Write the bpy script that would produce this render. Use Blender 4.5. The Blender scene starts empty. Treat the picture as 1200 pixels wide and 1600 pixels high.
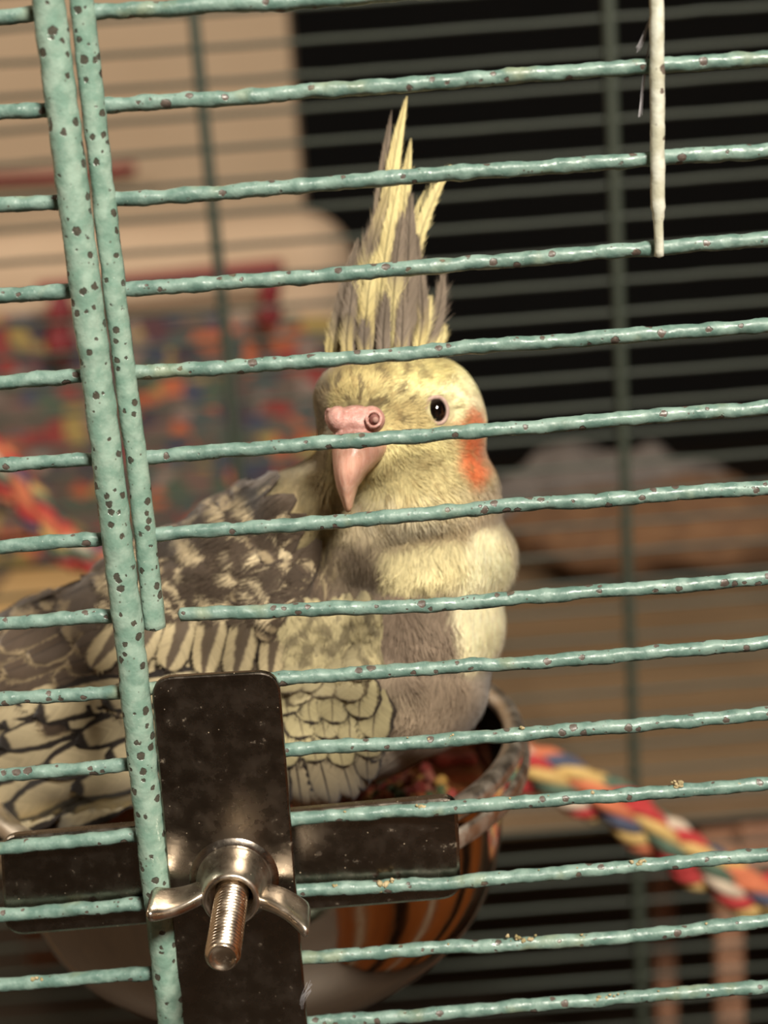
import bpy, math, random
import numpy as np
from mathutils import Vector, Matrix, noise
from mathutils.bvhtree import BVHTree

random.seed(7); rng = np.random.default_rng(7)
S = bpy.context.scene
COL = bpy.context.collection
MM = 0.001                                   # everything below is authored in millimetres
R = math.radians

# ------------------------------------------------------------------ camera
F = 2400.0                                   # focal length in pixels of the 1200 x 1600 frame
PITCH, ROLL, DIST = R(14.9), R(4.3), 270.0
fwd = Vector((0, math.cos(PITCH), -math.sin(PITCH)))
r0 = Vector((1, 0, 0)); u0 = Vector((0, math.sin(PITCH), math.cos(PITCH)))
rt = r0*math.cos(ROLL) - u0*math.sin(ROLL)
up = r0*math.sin(ROLL) + u0*math.cos(ROLL)
CAM = -fwd*DIST
cd = bpy.data.cameras.new('camera'); cam = bpy.data.objects.new('camera', cd); COL.objects.link(cam)
cd.sensor_fit = 'HORIZONTAL'; cd.sensor_width = 24.0; cd.lens = 48.0
cd.clip_start = 0.01; cd.clip_end = 20
m = Matrix((rt, up, -fwd)).transposed().to_4x4(); m.translation = CAM*MM
cam.matrix_world = m
cd.dof.use_dof = True; cd.dof.focus_distance = 0.272; cd.dof.aperture_fstop = 11.5
S.camera = cam

# ------------------------------------------------------------------ world, lamps, exposure
S.view_settings.view_transform = 'Standard'; S.view_settings.look = 'None'
S.view_settings.gamma = 1; S.view_settings.use_curve_mapping = False
S.view_settings.exposure = 0.0
wd = bpy.data.worlds.new('world'); S.world = wd; wd.use_nodes = True
wd.node_tree.nodes['Background'].inputs[0].default_value = (1.0, .88, .74, 1)
wd.node_tree.nodes['Background'].inputs[1].default_value = 0.15
def area(name, loc, tgt, size, power, col):
    l = bpy.data.lights.new(name, 'AREA'); l.shape = 'DISK'; l.size = size*MM; l.energy = power; l.color = col
    o = bpy.data.objects.new(name, l); COL.objects.link(o)
    o.location = Vector(loc)*MM
    o.rotation_euler = (Vector(tgt)-Vector(loc)).to_track_quat('-Z', 'Y').to_euler()
    return o
area('ceiling_lamp_light', (400, -960, 960), (0, 40, 0), 260, 46, (1.0, .92, .80))
area('room_lamp_light', (-1150, 500, 1100), (-650, 1400, 50), 350, 11, (1.0, .9, .77))

# ------------------------------------------------------------------ helpers
def at(px, py, Y):
    d = fwd + rt*((px-600)/F) - up*((py-800)/F)
    return CAM + d*((Y-CAM.y)/d.y)
def atz(px, py, Z):
    d = fwd + rt*((px-600)/F) - up*((py-800)/F)
    return CAM + d*((Z-CAM.z)/d.z)
def proj(P):
    P = np.asarray(P, float) - np.array(CAM)
    z = P@np.array(fwd)
    return 600+F*(P@np.array(rt))/z, 800-F*(P@np.array(up))/z
def lin(c):
    c = np.asarray(c, float)/255.0
    return np.where(c <= .04045, c/12.92, ((c+.055)/1.055)**2.4)
def L4(c): return tuple(lin(c)) + (1.0,)
def smooth(a, b, x):
    t = np.clip((np.asarray(x, float)-a)/(b-a), 0, 1); return t*t*(3-2*t)

def link(name, verts, faces, mat, parent=None, origin=(0, 0, 0), smoothed=True, uv=None, col=None):
    """verts in world millimetres; origin = the object's own origin in world millimetres"""
    if parent is not None: origin = parent['_o'] if '_o' in parent else (0, 0, 0)
    V = (np.asarray(verts, float)-np.array(tuple(origin)))*MM
    me = bpy.data.meshes.new(name)
    me.from_pydata([tuple(v) for v in V] if len(V) < 20000 else V.tolist(), [], faces)
    finish(me, mat, smoothed, uv, col)
    o = bpy.data.objects.new(name, me); COL.objects.link(o)
    if parent is not None: o.parent = parent
    else: o.location = Vector(tuple(origin))*MM
    o['_o'] = tuple(float(a) for a in origin)
    return o
def finish(me, mat, smoothed=True, uv=None, col=None):
    me.materials.append(mat)
    if smoothed: me.polygons.foreach_set('use_smooth', [True]*len(me.polygons))
    if uv is not None:
        ul = me.uv_layers.new(name='UVMap'); li = np.empty(len(me.loops), np.int32)
        me.loops.foreach_get('vertex_index', li); ul.data.foreach_set('uv', np.asarray(uv, np.float32)[li].ravel())
    if col is not None:
        a = me.color_attributes.new('Col', 'FLOAT_COLOR', 'POINT')
        c4 = np.ones((len(me.vertices), 4), np.float32); c4[:, :3] = col
        a.data.foreach_set('color', c4.ravel())
    me.update()
def empty(name, loc):
    o = bpy.data.objects.new(name, None); COL.objects.link(o); o.empty_display_size = .01
    o.location = Vector(tuple(loc))*MM; o['_o'] = tuple(float(a) for a in loc); return o
def tag(o, label=None, cat=None, group=None, kind=None):
    if label: o['label'] = label
    if cat: o['category'] = cat
    if group: o['group'] = group
    if kind: o['kind'] = kind
    return o
def nz(p, s): return noise.noise(Vector(p)*s)

def frames(pts):
    pts = [Vector(p) for p in pts]; out = []
    n = None
    for i, p in enumerate(pts):
        t = (pts[min(i+1, len(pts)-1)]-pts[max(i-1, 0)]).normalized()
        if n is None: n = t.orthogonal().normalized()
        n = (n-t*n.dot(t)).normalized(); out.append((p, t, n, t.cross(n)))
    return out
def tube(pts, rad, ns=12, lump=0.0, ls=.35, cap=True, seed=0):
    V, Fc = [], []
    fr = frames(pts)
    for i, (p, t, n, b) in enumerate(fr):
        r = rad[i] if hasattr(rad, '__len__') else rad
        for k in range(ns):
            a = 2*math.pi*k/ns; d = n*math.cos(a)+b*math.sin(a)
            rr = r
            if lump: rr += lump*(nz(p+d*r+Vector((seed*9.1, 0, 0)), ls)+.6*nz(p+d*r*2+Vector((0, seed*5, 3)), ls*2.4))
            V.append(p+d*rr)
    for i in range(len(fr)-1):
        for k in range(ns):
            Fc.append((i*ns+k, i*ns+(k+1) % ns, (i+1)*ns+(k+1) % ns, (i+1)*ns+k))
    if cap:
        for i, sgn in ((0, -1), (len(fr)-1, 1)):
            p, t, n, b = fr[i]; r = rad[i] if hasattr(rad, '__len__') else rad
            c = len(V); V.append(p+t*sgn*r*.45)
            for k in range(ns):
                q = (i*ns+k, i*ns+(k+1) % ns, c); Fc.append(q if sgn > 0 else q[::-1])
    return V, Fc
def resample(pts, step):
    pts = [Vector(p) for p in pts]; L = [0]
    for a, b in zip(pts, pts[1:]): L.append(L[-1]+(b-a).length)
    n = max(2, int(L[-1]/step)+1); out = []; k = 0
    for i in range(n):
        s = L[-1]*i/(n-1)
        while k < len(pts)-2 and s > L[k+1]: k += 1
        out.append(pts[k].lerp(pts[k+1], (s-L[k])/max(1e-9, L[k+1]-L[k])))
    # soften corners
    for _ in range(int(6/step)):
        out = [out[0]]+[(out[i-1]+out[i]*2+out[i+1])/4 for i in range(1, len(out)-1)]+[out[-1]]
    return out
def lathe(prof, c, axis='Z', n=96, close=False):
    V, Fc = [], []
    for r, h in prof:
        for k in range(n):
            a = 2*math.pi*k/n
            if axis == 'Z': V.append((c[0]+r*math.cos(a), c[1]+r*math.sin(a), c[2]+h))
            else: V.append((c[0]+r*math.cos(a), c[1]-h, c[2]+r*math.sin(a)))
    m = len(prof)
    for i in range(m if close else m-1):
        j = (i+1) % m
        for k in range(n):
            Fc.append((i*n+k, i*n+(k+1) % n, j*n+(k+1) % n, j*n+k))
    return V, Fc
def ellipsoid(c, rad, rot=None, nu=24, nv=14):
    V, Fc = [], []
    rot = rot or Matrix.Identity(3)
    for j in range(nv+1):
        th = math.pi*j/nv
        for i in range(nu):
            a = 2*math.pi*i/nu
            V.append(Vector(c)+rot@Vector((rad[0]*math.sin(th)*math.cos(a), rad[1]*math.sin(th)*math.sin(a), rad[2]*math.cos(th))))
    for j in range(nv):
        for i in range(nu):
            Fc.append((j*nu+i, (j+1)*nu+i, (j+1)*nu+(i+1) % nu, j*nu+(i+1) % nu))
    return V, Fc
def merge(parts):
    V, Fc = [], []
    for v, f in parts:
        o = len(V); V += list(v); Fc += [tuple(i+o for i in q) for q in f]
    return V, Fc
def rbox(c, size, r=None, n=5, rot=None):
    """rounded box from a superellipse-like inflated cube grid"""
    r = r if r is not None else min(size)*.2
    V, Fc, idx = [], [], {}
    h = [s/2 for s in size]
    def coords(hh): return [-hh+r*(1-math.cos(math.pi/2*k/n)) for k in range(n+1)]+[hh-r*(1-math.cos(math.pi/2*k/n)) for k in range(n, -1, -1)]
    A = [coords(x) for x in h]; M = 2*n+2
    def add(p):
        key = tuple(round(x, 5) for x in p)
        if key not in idx:
            q = Vector(p); cl = Vector([max(-h[i]+r, min(h[i]-r, q[i])) for i in range(3)])
            d = q-cl
            if d.length > 1e-9: q = cl+d.normalized()*r
            if rot: q = rot@q
            idx[key] = len(V); V.append(q+Vector(c))
        return idx[key]
    for ax in range(3):
        for sg in (0, M-1):
            o1, o2 = [k for k in range(3) if k != ax]
            for i in range(M-1):
                for j in range(M-1):
                    q = []
                    for a, b in ((i, j), (i+1, j), (i+1, j+1), (i, j+1)):
                        p = [0, 0, 0]; p[ax] = A[ax][sg]; p[o1] = A[o1][a]; p[o2] = A[o2][b]; q.append(add(p))
                    if len(set(q)) > 2:
                        if (sg > 0) == (ax == 1): q = q[::-1]
                        Fc.append(tuple(dict.fromkeys(q)))
    return V, Fc
def slab(outline, y0, y1, bev=.35):
    """a plate of constant thickness between y0 (front) and y1, outline = list of (X, Z)"""
    n = len(outline); cx = sum(p[0] for p in outline)/n; cz = sum(p[1] for p in outline)/n
    V, Fc = [], []
    def ring(y, ins):
        for i in range(n):
            a, b, c = Vector(outline[i-1]), Vector(outline[i]), Vector(outline[(i+1) % n])
            t = (c-a).normalized(); nn = Vector((-t.y, t.x))
            if nn.dot(Vector((cx, cz))-b) < 0: nn = -nn
            q = b+nn*ins; V.append((q.x, y, q.y))
    ring(y0, bev); ring(y0+bev*.3, bev*.3); ring(y0+bev, 0); ring(y1-bev, 0); ring(y1, bev)
    for i in range(4):
        for k in range(n): Fc.append((i*n+k, i*n+(k+1) % n, (i+1)*n+(k+1) % n, (i+1)*n+k))
    Fc.append(tuple(range(n))); Fc.append(tuple(4*n+k for k in range(n))[::-1])
    return V, Fc
def round_outline(pts, rads, n=8):
    out = []
    N = len(pts)
    for i in range(N):
        p0, p, p1 = Vector(pts[i-1]), Vector(pts[i]), Vector(pts[(i+1) % N]); r = rads[i]
        a = p+(p0-p).normalized()*r; b = p+(p1-p).normalized()*r
        for k in range(n+1):
            t = k/n; out.append((a*(1-t)**2+p*2*t*(1-t)+b*t*t)[:])
    return out

# ------------------------------------------------------------------ materials
class NT:
    def __init__(s, name):
        s.m = bpy.data.materials.new(name); s.m.use_nodes = True; s.t = s.m.node_tree
        s.b = s.t.nodes['Principled BSDF']; s.tc = None
    def n(s, ty, **kw):
        x = s.t.nodes.new('ShaderNode'+ty)
        for k, v in kw.items(): setattr(x, k, v)
        return x
    def l(s, a, b): s.t.links.new(a, b)
    def coord(s, out='Object', scale=1000.0, sc=(1, 1, 1)):
        tc = s.n('TexCoord'); mp = s.n('Mapping'); s.l(tc.outputs[out], mp.inputs[0])
        mp.inputs['Scale'].default_value = tuple(scale*k for k in sc); return mp.outputs[0]
    def noise(s, vec, scale, detail=3, rough=.5):
        x = s.n('TexNoise'); x.inputs['Scale'].default_value = scale; x.inputs['Detail'].default_value = detail
        x.inputs['Roughness'].default_value = rough; s.l(vec, x.inputs['Vector']); return x.outputs['Fac']
    def vor(s, vec, scale, out='Distance', feat='F1', rnd=1.0):
        x = s.n('TexVoronoi', feature=feat); x.inputs['Scale'].default_value = scale
        x.inputs['Randomness'].default_value = rnd; s.l(vec, x.inputs['Vector']); return x.outputs[out]
    def math(s, op, a, b=None, c=None, clamp=False):
        x = s.n('Math', operation=op); x.use_clamp = clamp
        for i, v in enumerate((a, b, c)):
            if v is None: continue
            if isinstance(v, (int, float)): x.inputs[i].default_value = v
            else: s.l(v, x.inputs[i])
        return x.outputs[0]
    def mr(s, v, a, b, c=0.0, d=1.0, kind='SMOOTHSTEP'):
        x = s.n('MapRange', interpolation_type=kind)
        s.l(v, x.inputs[0])
        for i, q in enumerate((a, b, c, d)): x.inputs[i+1].default_value = q
        return x.outputs[0]
    def mix(s, f, a, b, blend='MIX'):
        x = s.n('Mix', data_type='RGBA', blend_type=blend)
        for sock, v in ((x.inputs[0], f), (x.inputs[6], a), (x.inputs[7], b)):
            if isinstance(v, (int, float)): sock.default_value = v
            elif isinstance(v, tuple): sock.default_value = v
            else: s.l(v, sock)
        return x.outputs[2]
    def ramp(s, v, stops, kind='LINEAR'):
        x = s.n('ValToRGB'); e = x.color_ramp; e.interpolation = kind
        while len(e.elements) < len(stops): e.elements.new(.5)
        for k, (p, c) in enumerate(stops): e.elements[k].position = p; e.elements[k].color = c
        s.l(v, x.inputs[0]); return x.outputs[0]
    def bump(s, h, dist, strength=1.0):
        x = s.n('Bump'); x.inputs['Distance'].default_value = dist*MM; x.inputs['Strength'].default_value = strength
        s.l(h, x.inputs['Height']); s.l(x.outputs[0], s.b.inputs['Normal'])
    def set(s, col=None, rough=None, metal=None, **kw):
        for nm, v in (('Base Color', col), ('Roughness', rough), ('Metallic', metal)):
            if v is None: continue
            if isinstance(v, (int, float, tuple)): s.b.inputs[nm].default_value = v
            else: s.l(v, s.b.inputs[nm])
        for k, v in kw.items(): s.b.inputs[k.replace('_', ' ')].default_value = v
        return s.m

def paint_mat(name, base, light, spots=.5, dirt=True, rg=(.32, .55), vs=.40, rc=((48, 38, 34), (104, 84, 76))):
    N = NT(name); P = N.coord()
    c = N.mix(N.mr(N.noise(P, .35, 4), .35, .68), L4(base), L4(light))
    # bare rust pits: irregular cells, only some of them
    v = N.n('TexVoronoi'); v.inputs['Scale'].default_value = vs
    dis = N.n('VectorMath', operation='ADD'); no = N.n('TexNoise'); no.inputs['Scale'].default_value = 1.3
    N.l(P, no.inputs['Vector']); sc = N.n('VectorMath', operation='SCALE'); sc.inputs['Scale'].default_value = .7
    N.l(no.outputs['Color'], sc.inputs[0]); N.l(P, dis.inputs[0]); N.l(sc.outputs[0], dis.inputs[1]); N.l(dis.outputs[0], v.inputs['Vector'])
    hs = N.n('SeparateColor'); N.l(v.outputs['Color'], hs.inputs[0])
    r = N.math('MULTIPLY', N.mr(hs.outputs[0], 1-spots, 1.0, .25, 1, 'LINEAR'), .40)
    pit = N.mr(N.math('SUBTRACT', v.outputs['Distance'], r), -.02, .06, 1, 0)
    pit = N.math('MULTIPLY', pit, N.mr(hs.outputs[0], 1-spots, 1-spots+.02))
    v2 = N.vor(P, .75); pit2 = N.math('MULTIPLY', N.mr(v2, .10, .2, 1, 0), N.mr(N.noise(P, .22, 2), .5, .6))
    rust = N.mix(N.noise(P, 1.5), L4(rc[0]), L4(rc[1]))
    c = N.mix(N.math('MULTIPLY', pit, .9), c, rust); c = N.mix(N.math('MULTIPLY', pit2, .75), c, L4((70, 62, 52)))
    rough = .38
    if dirt:      # the lower wires carry dry food, droppings and algae
        sx = N.n('SeparateXYZ'); N.l(P, sx.inputs[0])
        g = N.mr(sx.outputs[2], -10, -70, 0, 1)
        n1 = N.noise(P, .13, 4, .6)
        al = N.math('MULTIPLY', N.mr(n1, .50, .62), g); c = N.mix(N.math('MULTIPLY', al, .7), c, L4((98, 98, 58)))
        n2 = N.noise(P, .17, 5, .65); cr = N.math('MULTIPLY', N.mr(n2, .58, .64), g)
        c = N.mix(N.math('MULTIPLY', cr, .8), c, L4((205, 190, 160)))
        al2 = N.mr(N.noise(P, .09, 3), .58, .7); c = N.mix(N.math('MULTIPLY', al2, .35), c, L4((150, 150, 110)))
    c = N.mix(N.mr(N.noise(P, 3.0, 2), .68, .78, 0, .6), c, L4((190, 204, 190)))
    h = N.math('SUBTRACT', N.noise(P, .55, 2), N.math('MULTIPLY', pit, .6))
    N.bump(h, .35, .6)
    return N.set(c, N.mr(N.noise(P, .6), .3, .7, rg[0], rg[1]), 0.0)
M_wire = paint_mat('teal_paint', (86, 114, 105), (120, 145, 135), .42, vs=.5)
M_post = paint_mat('pale_teal_paint', (112, 142, 128), (142, 166, 152), .66, dirt=False, rg=(.2, .36), vs=.5, rc=((34, 30, 28), (80, 66, 56)))
M_white = paint_mat('worn_white_paint', (176, 176, 156), (200, 202, 188), .2, dirt=False)
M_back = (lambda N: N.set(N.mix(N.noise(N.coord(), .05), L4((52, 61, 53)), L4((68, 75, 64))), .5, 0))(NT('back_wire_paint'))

def metal(name, col, rough, scr=.0, aniso=0.0, dirt=None):
    N = NT(name); P = N.coord(); c = L4(col)
    r = N.mr(N.noise(P, .25, 5, .6), .3, .75, rough*.75, rough*1.35)
    if dirt:
        k = N.mr(N.noise(P, .5, 6, .7), .62, .72); sp = N.mr(N.vor(P, .55), .03, .09, 1, 0)
        sp = N.math('MULTIPLY', sp, N.mr(N.noise(P, .07, 2), .45, .62))
        k2 = N.math('MAXIMUM', N.math('MULTIPLY', k, .35), sp)
        c = N.mix(k2, c, L4(dirt)); r = N.math('ADD', r, N.math('MULTIPLY', k2, .4))
        N.l(N.math('SUBTRACT', 1.0, N.math('MULTIPLY', k2, .8)), N.b.inputs['Metallic'])
        N.bump(N.noise(P, 1.2, 4), .05, .5)
        return N.set(c, r, None)
    N.bump(N.noise(P, .08, 2), .3, .35)
    return N.set(c, r, 1.0)
M_plate = metal('dull_dark_steel', (132, 124, 114), .27, dirt=(196, 178, 150))
M_nut = metal('worn_nickel', (196, 186, 172), .32, dirt=(120, 100, 76))
M_bolt = metal('bolt_steel', (215, 200, 180), .22, dirt=(128, 112, 90))
M_bowl = metal('polished_steel', (205, 192, 176), .10)
M_rim = metal('rim_steel', (215, 206, 192), .45)

def simple(name, a, b=None, scale=.05, rough=.8, bump=0.0, detail=4):
    N = NT(name); P = N.coord()
    f = N.noise(P, scale, detail)
    if bump: N.bump(f, bump)
    return N.set(N.mix(N.mr(f, .3, .7), L4(a), L4(b or a)), rough, 0.0)
def wood(name, a, b, rough=.5, sc=(.004, .05, .05)):
    N = NT(name); P = N.coord(sc=sc)
    w = N.noise(P, 1, 6, .65); w2 = N.noise(N.coord(sc=(sc[0]*3, sc[1]*5, sc[2]*5)), 1, 3)
    c = N.mix(N.mr(w, .35, .65), L4(a), L4(b)); c = N.mix(N.math('MULTIPLY', N.mr(w2, .55, .7), .35), c, L4(tuple(x*.7 for x in a)))
    N.bump(w2, .2); return N.set(c, rough, 0.0)

# ------------------------------------------------------------------ setting
FLOOR_Z = -760.0
M_wall = simple('beige_wall_paint', (174, 152, 126), (182, 160, 134), .004, .9, .3)
M_dark = simple('painted_dark_wall', (14, 12, 11), (18, 16, 14), .01, .9)  # near-black colour stands in for the darkness of the unlit room
M_ceil = simple('ceiling_paint', (205, 190, 165), None, .01, .9)
M_floor = wood('brown_floorboards', (54, 46, 40), (70, 60, 50), .5)
def wallbox(name, a, b, mat):
    c = [(a[i]+b[i])/2 for i in range(3)]; s = [abs(b[i]-a[i]) for i in range(3)]
    V, Fc = rbox(c, s, r=2.0, n=1)
    o = link(name, V, Fc, mat, origin=(c[0], c[1], min(a[2], b[2])), smoothed=False); o['kind'] = 'structure'; return o
XE = at(455, 100, 1500).x
wallbox('wall_back', (-1700, 1500, FLOOR_Z), (XE, 1620, 1640), M_wall)
wallbox('wall_left', (-1820, -1700, FLOOR_Z), (-1700, 3300, 1640), M_wall)
wallbox('wall_right', (1700, -1700, FLOOR_Z), (1820, 3300, 1640), M_dark)
wallbox('wall_front', (-1700, -1820, FLOOR_Z), (1700, -1700, 1640), simple('brown_grey_wall', (92, 84, 76), (104, 94, 86), .004, .8))
wallbox('wall_far', (-1700, 3300, FLOOR_Z), (1700, 3420, 1640), M_dark)
wallbox('floor', (-1820, -1820, FLOOR_Z-40), (1820, 3420, FLOOR_Z), M_floor)
wallbox('ceiling', (-1820, -1820, 1640), (1820, 3420, 1700), M_ceil)

M_door = wood('added_door_wood', (196, 118, 58), (216, 138, 72), .5, (.02, .02, .002))  # added unseen doors and trims, there only for streaks reflected in the bowl
wallbox('added_door_1', (150, -1702, FLOOR_Z), (620, -1660, 1250), M_door)
wallbox('added_door_2', (1655, -1100, FLOOR_Z), (1702, -300, 1250), M_door)
wallbox('added_trim_1', (640, -1702, FLOOR_Z), (760, -1665, 1300), simple('added_trim_paint', (228, 218, 204), None, .01, .5))
wallbox('added_trim_2', (0, -1702, FLOOR_Z), (130, -1665, 1300), simple('added_trim_white', (228, 218, 204), None, .01, .5))

# ------------------------------------------------------------------ things behind the cage
TBL = at(1000, 1250, 520).z
YB = atz(0, 905, TBL).y
tb = empty('side_table', (at(620, 1000, 640).x, (520+YB)/2, FLOOR_Z))
M_tbl = wood('tan_tabletop', (112, 92, 68), (130, 107, 80), .6)
V, Fc = rbox((tb['_o'][0], (520+YB)/2, TBL-9), (1100, YB-520, 18), 3, 3)
link('tabletop', V, Fc, M_tbl, tb)
M_leg = wood('pinkish_wood', (142, 104, 82), (166, 124, 98), .5, (.05, .05, .004))
for sx in (-1, 1):
    for y in (545, YB-25):
        V, Fc = rbox((tb['_o'][0]+sx*525, y, (TBL-18+FLOOR_Z)/2), (26, 26, TBL-18-FLOOR_Z), 3, 2)
        link('leg', V, Fc, M_tbl, tb)
tag(tb, 'tan wooden side table standing behind the cage', 'table')

# stool with pinkish legs behind the cage, lower right
SY = 498
st_p = at(1137, 1420, SY)
st = empty('wooden_stool', (st_p.x+110, SY, FLOOR_Z))
stop = TBL-32
for dx, y in ((0, SY), (170, SY), (0, SY+200), (170, SY+200)):
    V, Fc = rbox((st_p.x+dx, y, (stop+FLOOR_Z)/2), (15, 15, stop-FLOOR_Z), 3, 3); link('leg', V, Fc, M_leg, st)
za, zb = at(1180, 1292, SY).z, at(1180, 1366, SY).z
V, Fc = rbox((st_p.x+85, SY+2, (za+zb)/2), (155, 10, za-zb), 3, 3); link('rail', V, Fc, M_leg, st)
V, Fc = rbox((st_p.x+85, SY+100, stop+4), (190, 222, 8), 3, 3); link('seat', V, Fc, M_leg, st)
tag(st, 'pinkish wooden stool behind the cage at lower right, its rail above the rope end', 'stool')

def lumpy(c, rad, amp, scale, nu=64, nv=36, seed=0, power=1.0):
    V, Fc = ellipsoid((0, 0, 0), (1, 1, 1), None, nu, nv); out = []
    for v in V:
        q = Vector([math.copysign(abs(x)**power, x) for x in v])
        p = Vector((q.x*rad[0], q.y*rad[1], q.z*rad[2]))
        n = v.normalized() if v.length else v
        p += n*amp*(nz(p+Vector((seed*77, 0, 0)), scale)+.5*nz(p+Vector((seed*77, 0, 9)), scale*2.6))
        out.append(p+Vector(c))
    return out, Fc
# brown fleece and grey cloth lying on the table
c = at(1060, 885, 930); c.z = TBL+26
c.z += 12; V, Fc = lumpy(c, (135, 60, 30), 12, .02, seed=1, power=.75)
tag(link('fleece_blanket', V, Fc, simple('brown_fleece', (100, 72, 50), (122, 90, 62), .06, .95, 2), origin=(c.x, c.y, TBL)),
    'brown fleece blanket rolled up on the far side of the table', 'blanket')
c = at(935, 850, 1032); c.z = TBL+30
c.z += 14; V, Fc = lumpy(c, (120, 30, 34), 20, .016, seed=2, power=.8)
tag(link('cloth', V, Fc, simple('grey_cloth', (96, 90, 86), (116, 108, 102), .03, .95, 2), origin=(c.x, c.y, TBL)),
    'crumpled grey cloth lying behind the brown fleece', 'cloth')

p0, p1 = atz(-60, 1010, TBL+6), atz(300, 905, TBL+6)
V, Fc = rbox(((p0.x+p1.x)/2, (p0.y+YB)/2-4, TBL+6.5), (p1.x-p0.x, YB-p0.y-12, 12), 2.5, 3)
tag(link('wooden_board', V, Fc, wood('pale_board_wood', (188, 156, 104), (206, 174, 122), .5), origin=((p0.x+p1.x)/2, (p0.y+YB)/2, TBL)), 'pale wooden board lying on the table behind the bird at left', 'board')

# added off-frame unit right of the cage, put in to streak the bowl's reflection
cb = empty('added_cabinet', (350, -60, FLOOR_Z))
V, Fc = rbox((410, -60, (FLOOR_Z-30)/2), (120, 800, -30-FLOOR_Z), 4, 3); link('body', V, Fc, wood('added_cabinet_wood', (180, 122, 78), (204, 150, 104), .5, (.02, .02, .003)), cb)
M_wp = simple('added_cabinet_white', (232, 224, 212), None, .01, .5)
for k, (y0, y1, mt_) in enumerate(((-440, -330, 0), (-300, -265, 1), (-235, -130, 0), (-110, -60, 2), (-50, 20, 0), (30, 60, 1), (75, 160, 0), (180, 230, 2), (250, 320, 0))):
    V, Fc = rbox((346, (y0+y1)/2, (FLOOR_Z-50)/2), (12, y1-y0, -70-FLOOR_Z), 3, 2)
    link('panel', V, Fc, (M_door, M_wp, M_dark)[mt_], cb)
tag(cb, 'added unseen orange wooden unit whose reflection streaks the bowl', 'added_cabinet')

# beige armchair with a crocheted blanket over it
ac = empty('armchair', (at(250, 600, 1230).x, 1230, FLOOR_Z))
M_arm = simple('beige_upholstery', (188, 164, 138), (196, 172, 146), .01, .95, 1)
tr = at(545, 330, 1200); bl = at(100, 800, 1200)
w = tr.x+420
V, Fc = rbox(((tr.x-420)/2-0, 1240, (tr.z+FLOOR_Z+180)/2), (w, 110, tr.z-FLOOR_Z-180), 48, 8); link('backrest', V, Fc, M_arm, ac)
V, Fc = rbox(((tr.x-420)/2, 1130, FLOOR_Z+250), (w-20, 240, 150), 40, 6); link('seat', V, Fc, M_arm, ac)
for k in (-1, 1):
    V, Fc = rbox(((tr.x-420)/2+k*(w/2-45), 1150, FLOOR_Z+110), (40, 40, 220), 6, 3); link('leg', V, Fc, M_leg, ac)
tag(ac, 'beige upholstered armchair behind the cage on the left', 'armchair')
def blanket_mat():
    N = NT('crochet_patchwork'); P = N.coord()
    dis = N.n('VectorMath', operation='ADD'); no = N.n('TexNoise'); no.inputs['Scale'].default_value = .03; N.l(P, no.inputs['Vector'])
    sc = N.n('VectorMath', operation='SCALE'); sc.inputs['Scale'].default_value = 24; N.l(no.outputs['Color'], sc.inputs[0])
    N.l(P, dis.inputs[0]); N.l(sc.outputs[0], dis.inputs[1])
    v = N.n('TexVoronoi'); v.inputs['Scale'].default_value = .052; N.l(dis.outputs[0], v.inputs['Vector'])
    hs = N.n('SeparateColor'); N.l(v.outputs['Color'], hs.inputs[0])
    pal = [(64, 56, 64), (132, 56, 52), (72, 84, 70), (168, 92, 62), (62, 66, 82), (104, 84, 76), (148, 128, 76), (130, 112, 104), (88, 60, 64), (70, 78, 76), (86, 74, 68), (92, 80, 72)]
    c = N.ramp(hs.outputs[0], [(i/len(pal), L4(p)) for i, p in enumerate(pal)], 'CONSTANT')
    N.bump(N.noise(P, .15), 2)
    return N.set(c, .95, 0.0)
V, Fc = [], []
nx, ny = 60, 40
for j in range(ny+1):
    for i in range(nx+1):
        x = -60+640*i/nx; y = 492+390*j/ny
        q = at(x, y, 1170-90*(j/ny)**1.3); q += Vector((0, -1, .4)).normalized()*(9*nz(q, .02)+4*nz(q, .06)); V.append(q)
nn = len(V); V += [v+Vector((0, 9, -4)) for v in V]
for j in range(ny):
    for i in range(nx):
        a = j*(nx+1)+i; Fc.append((a, a+1, a+nx+2, a+nx+1)); Fc.append((nn+a+nx+1, nn+a+nx+2, nn+a+1, nn+a))
bd = [i for i in range(nx+1)]+[j*(nx+1)+nx for j in range(1, ny+1)]+[ny*(nx+1)+i for i in range(nx-1, -1, -1)]+[j*(nx+1) for j in range(ny-1, 0, -1)]
for a, b in zip(bd, bd[1:]+bd[:1]): Fc.append((b, a, nn+a, nn+b))
tag(link('crochet_blanket', V, Fc, blanket_mat(), origin=at(250, 880, 1040)), 'multicoloured crochet patchwork blanket draped over the armchair', 'blanket')

# maroon bar with two hanging tabs
M_red = simple('maroon_plastic', (112, 26, 32), (128, 34, 40), .02, .5)
hb = empty('maroon_hanger', at(260, 445, 1120))
V, Fc = tube(resample([at(60, 452, 1120), at(200, 440, 1120), at(440, 416, 1120)], 8), 6, 10); link('crossbar', V, Fc, M_red, hb)
for x, y0, y1, r in ((95, 455, 560, 12), (422, 425, 508, 10.5)):
    p = [at(x, y0+(y1-y0)*k/8, 1118) for k in range(9)]
    V, Fc = tube(p, [r*.5, r*.75, r, r, r*.8, r*.9, r*1.15, r*1.1, r*.7], 12); link('tab', V, Fc, M_red, hb)
tag(hb, 'maroon bar with two hanging tabs in front of the armchair', 'hanger')
V, Fc = tube(resample([at(-60, 282, 1480), at(90, 276, 1480), at(210, 262, 1480)], 10), 6, 10)
tag(link('wall_rail', V, Fc, M_red, origin=at(75, 275, 1480)), 'thin maroon rail on the beige wall at upper left', 'rail')

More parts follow.
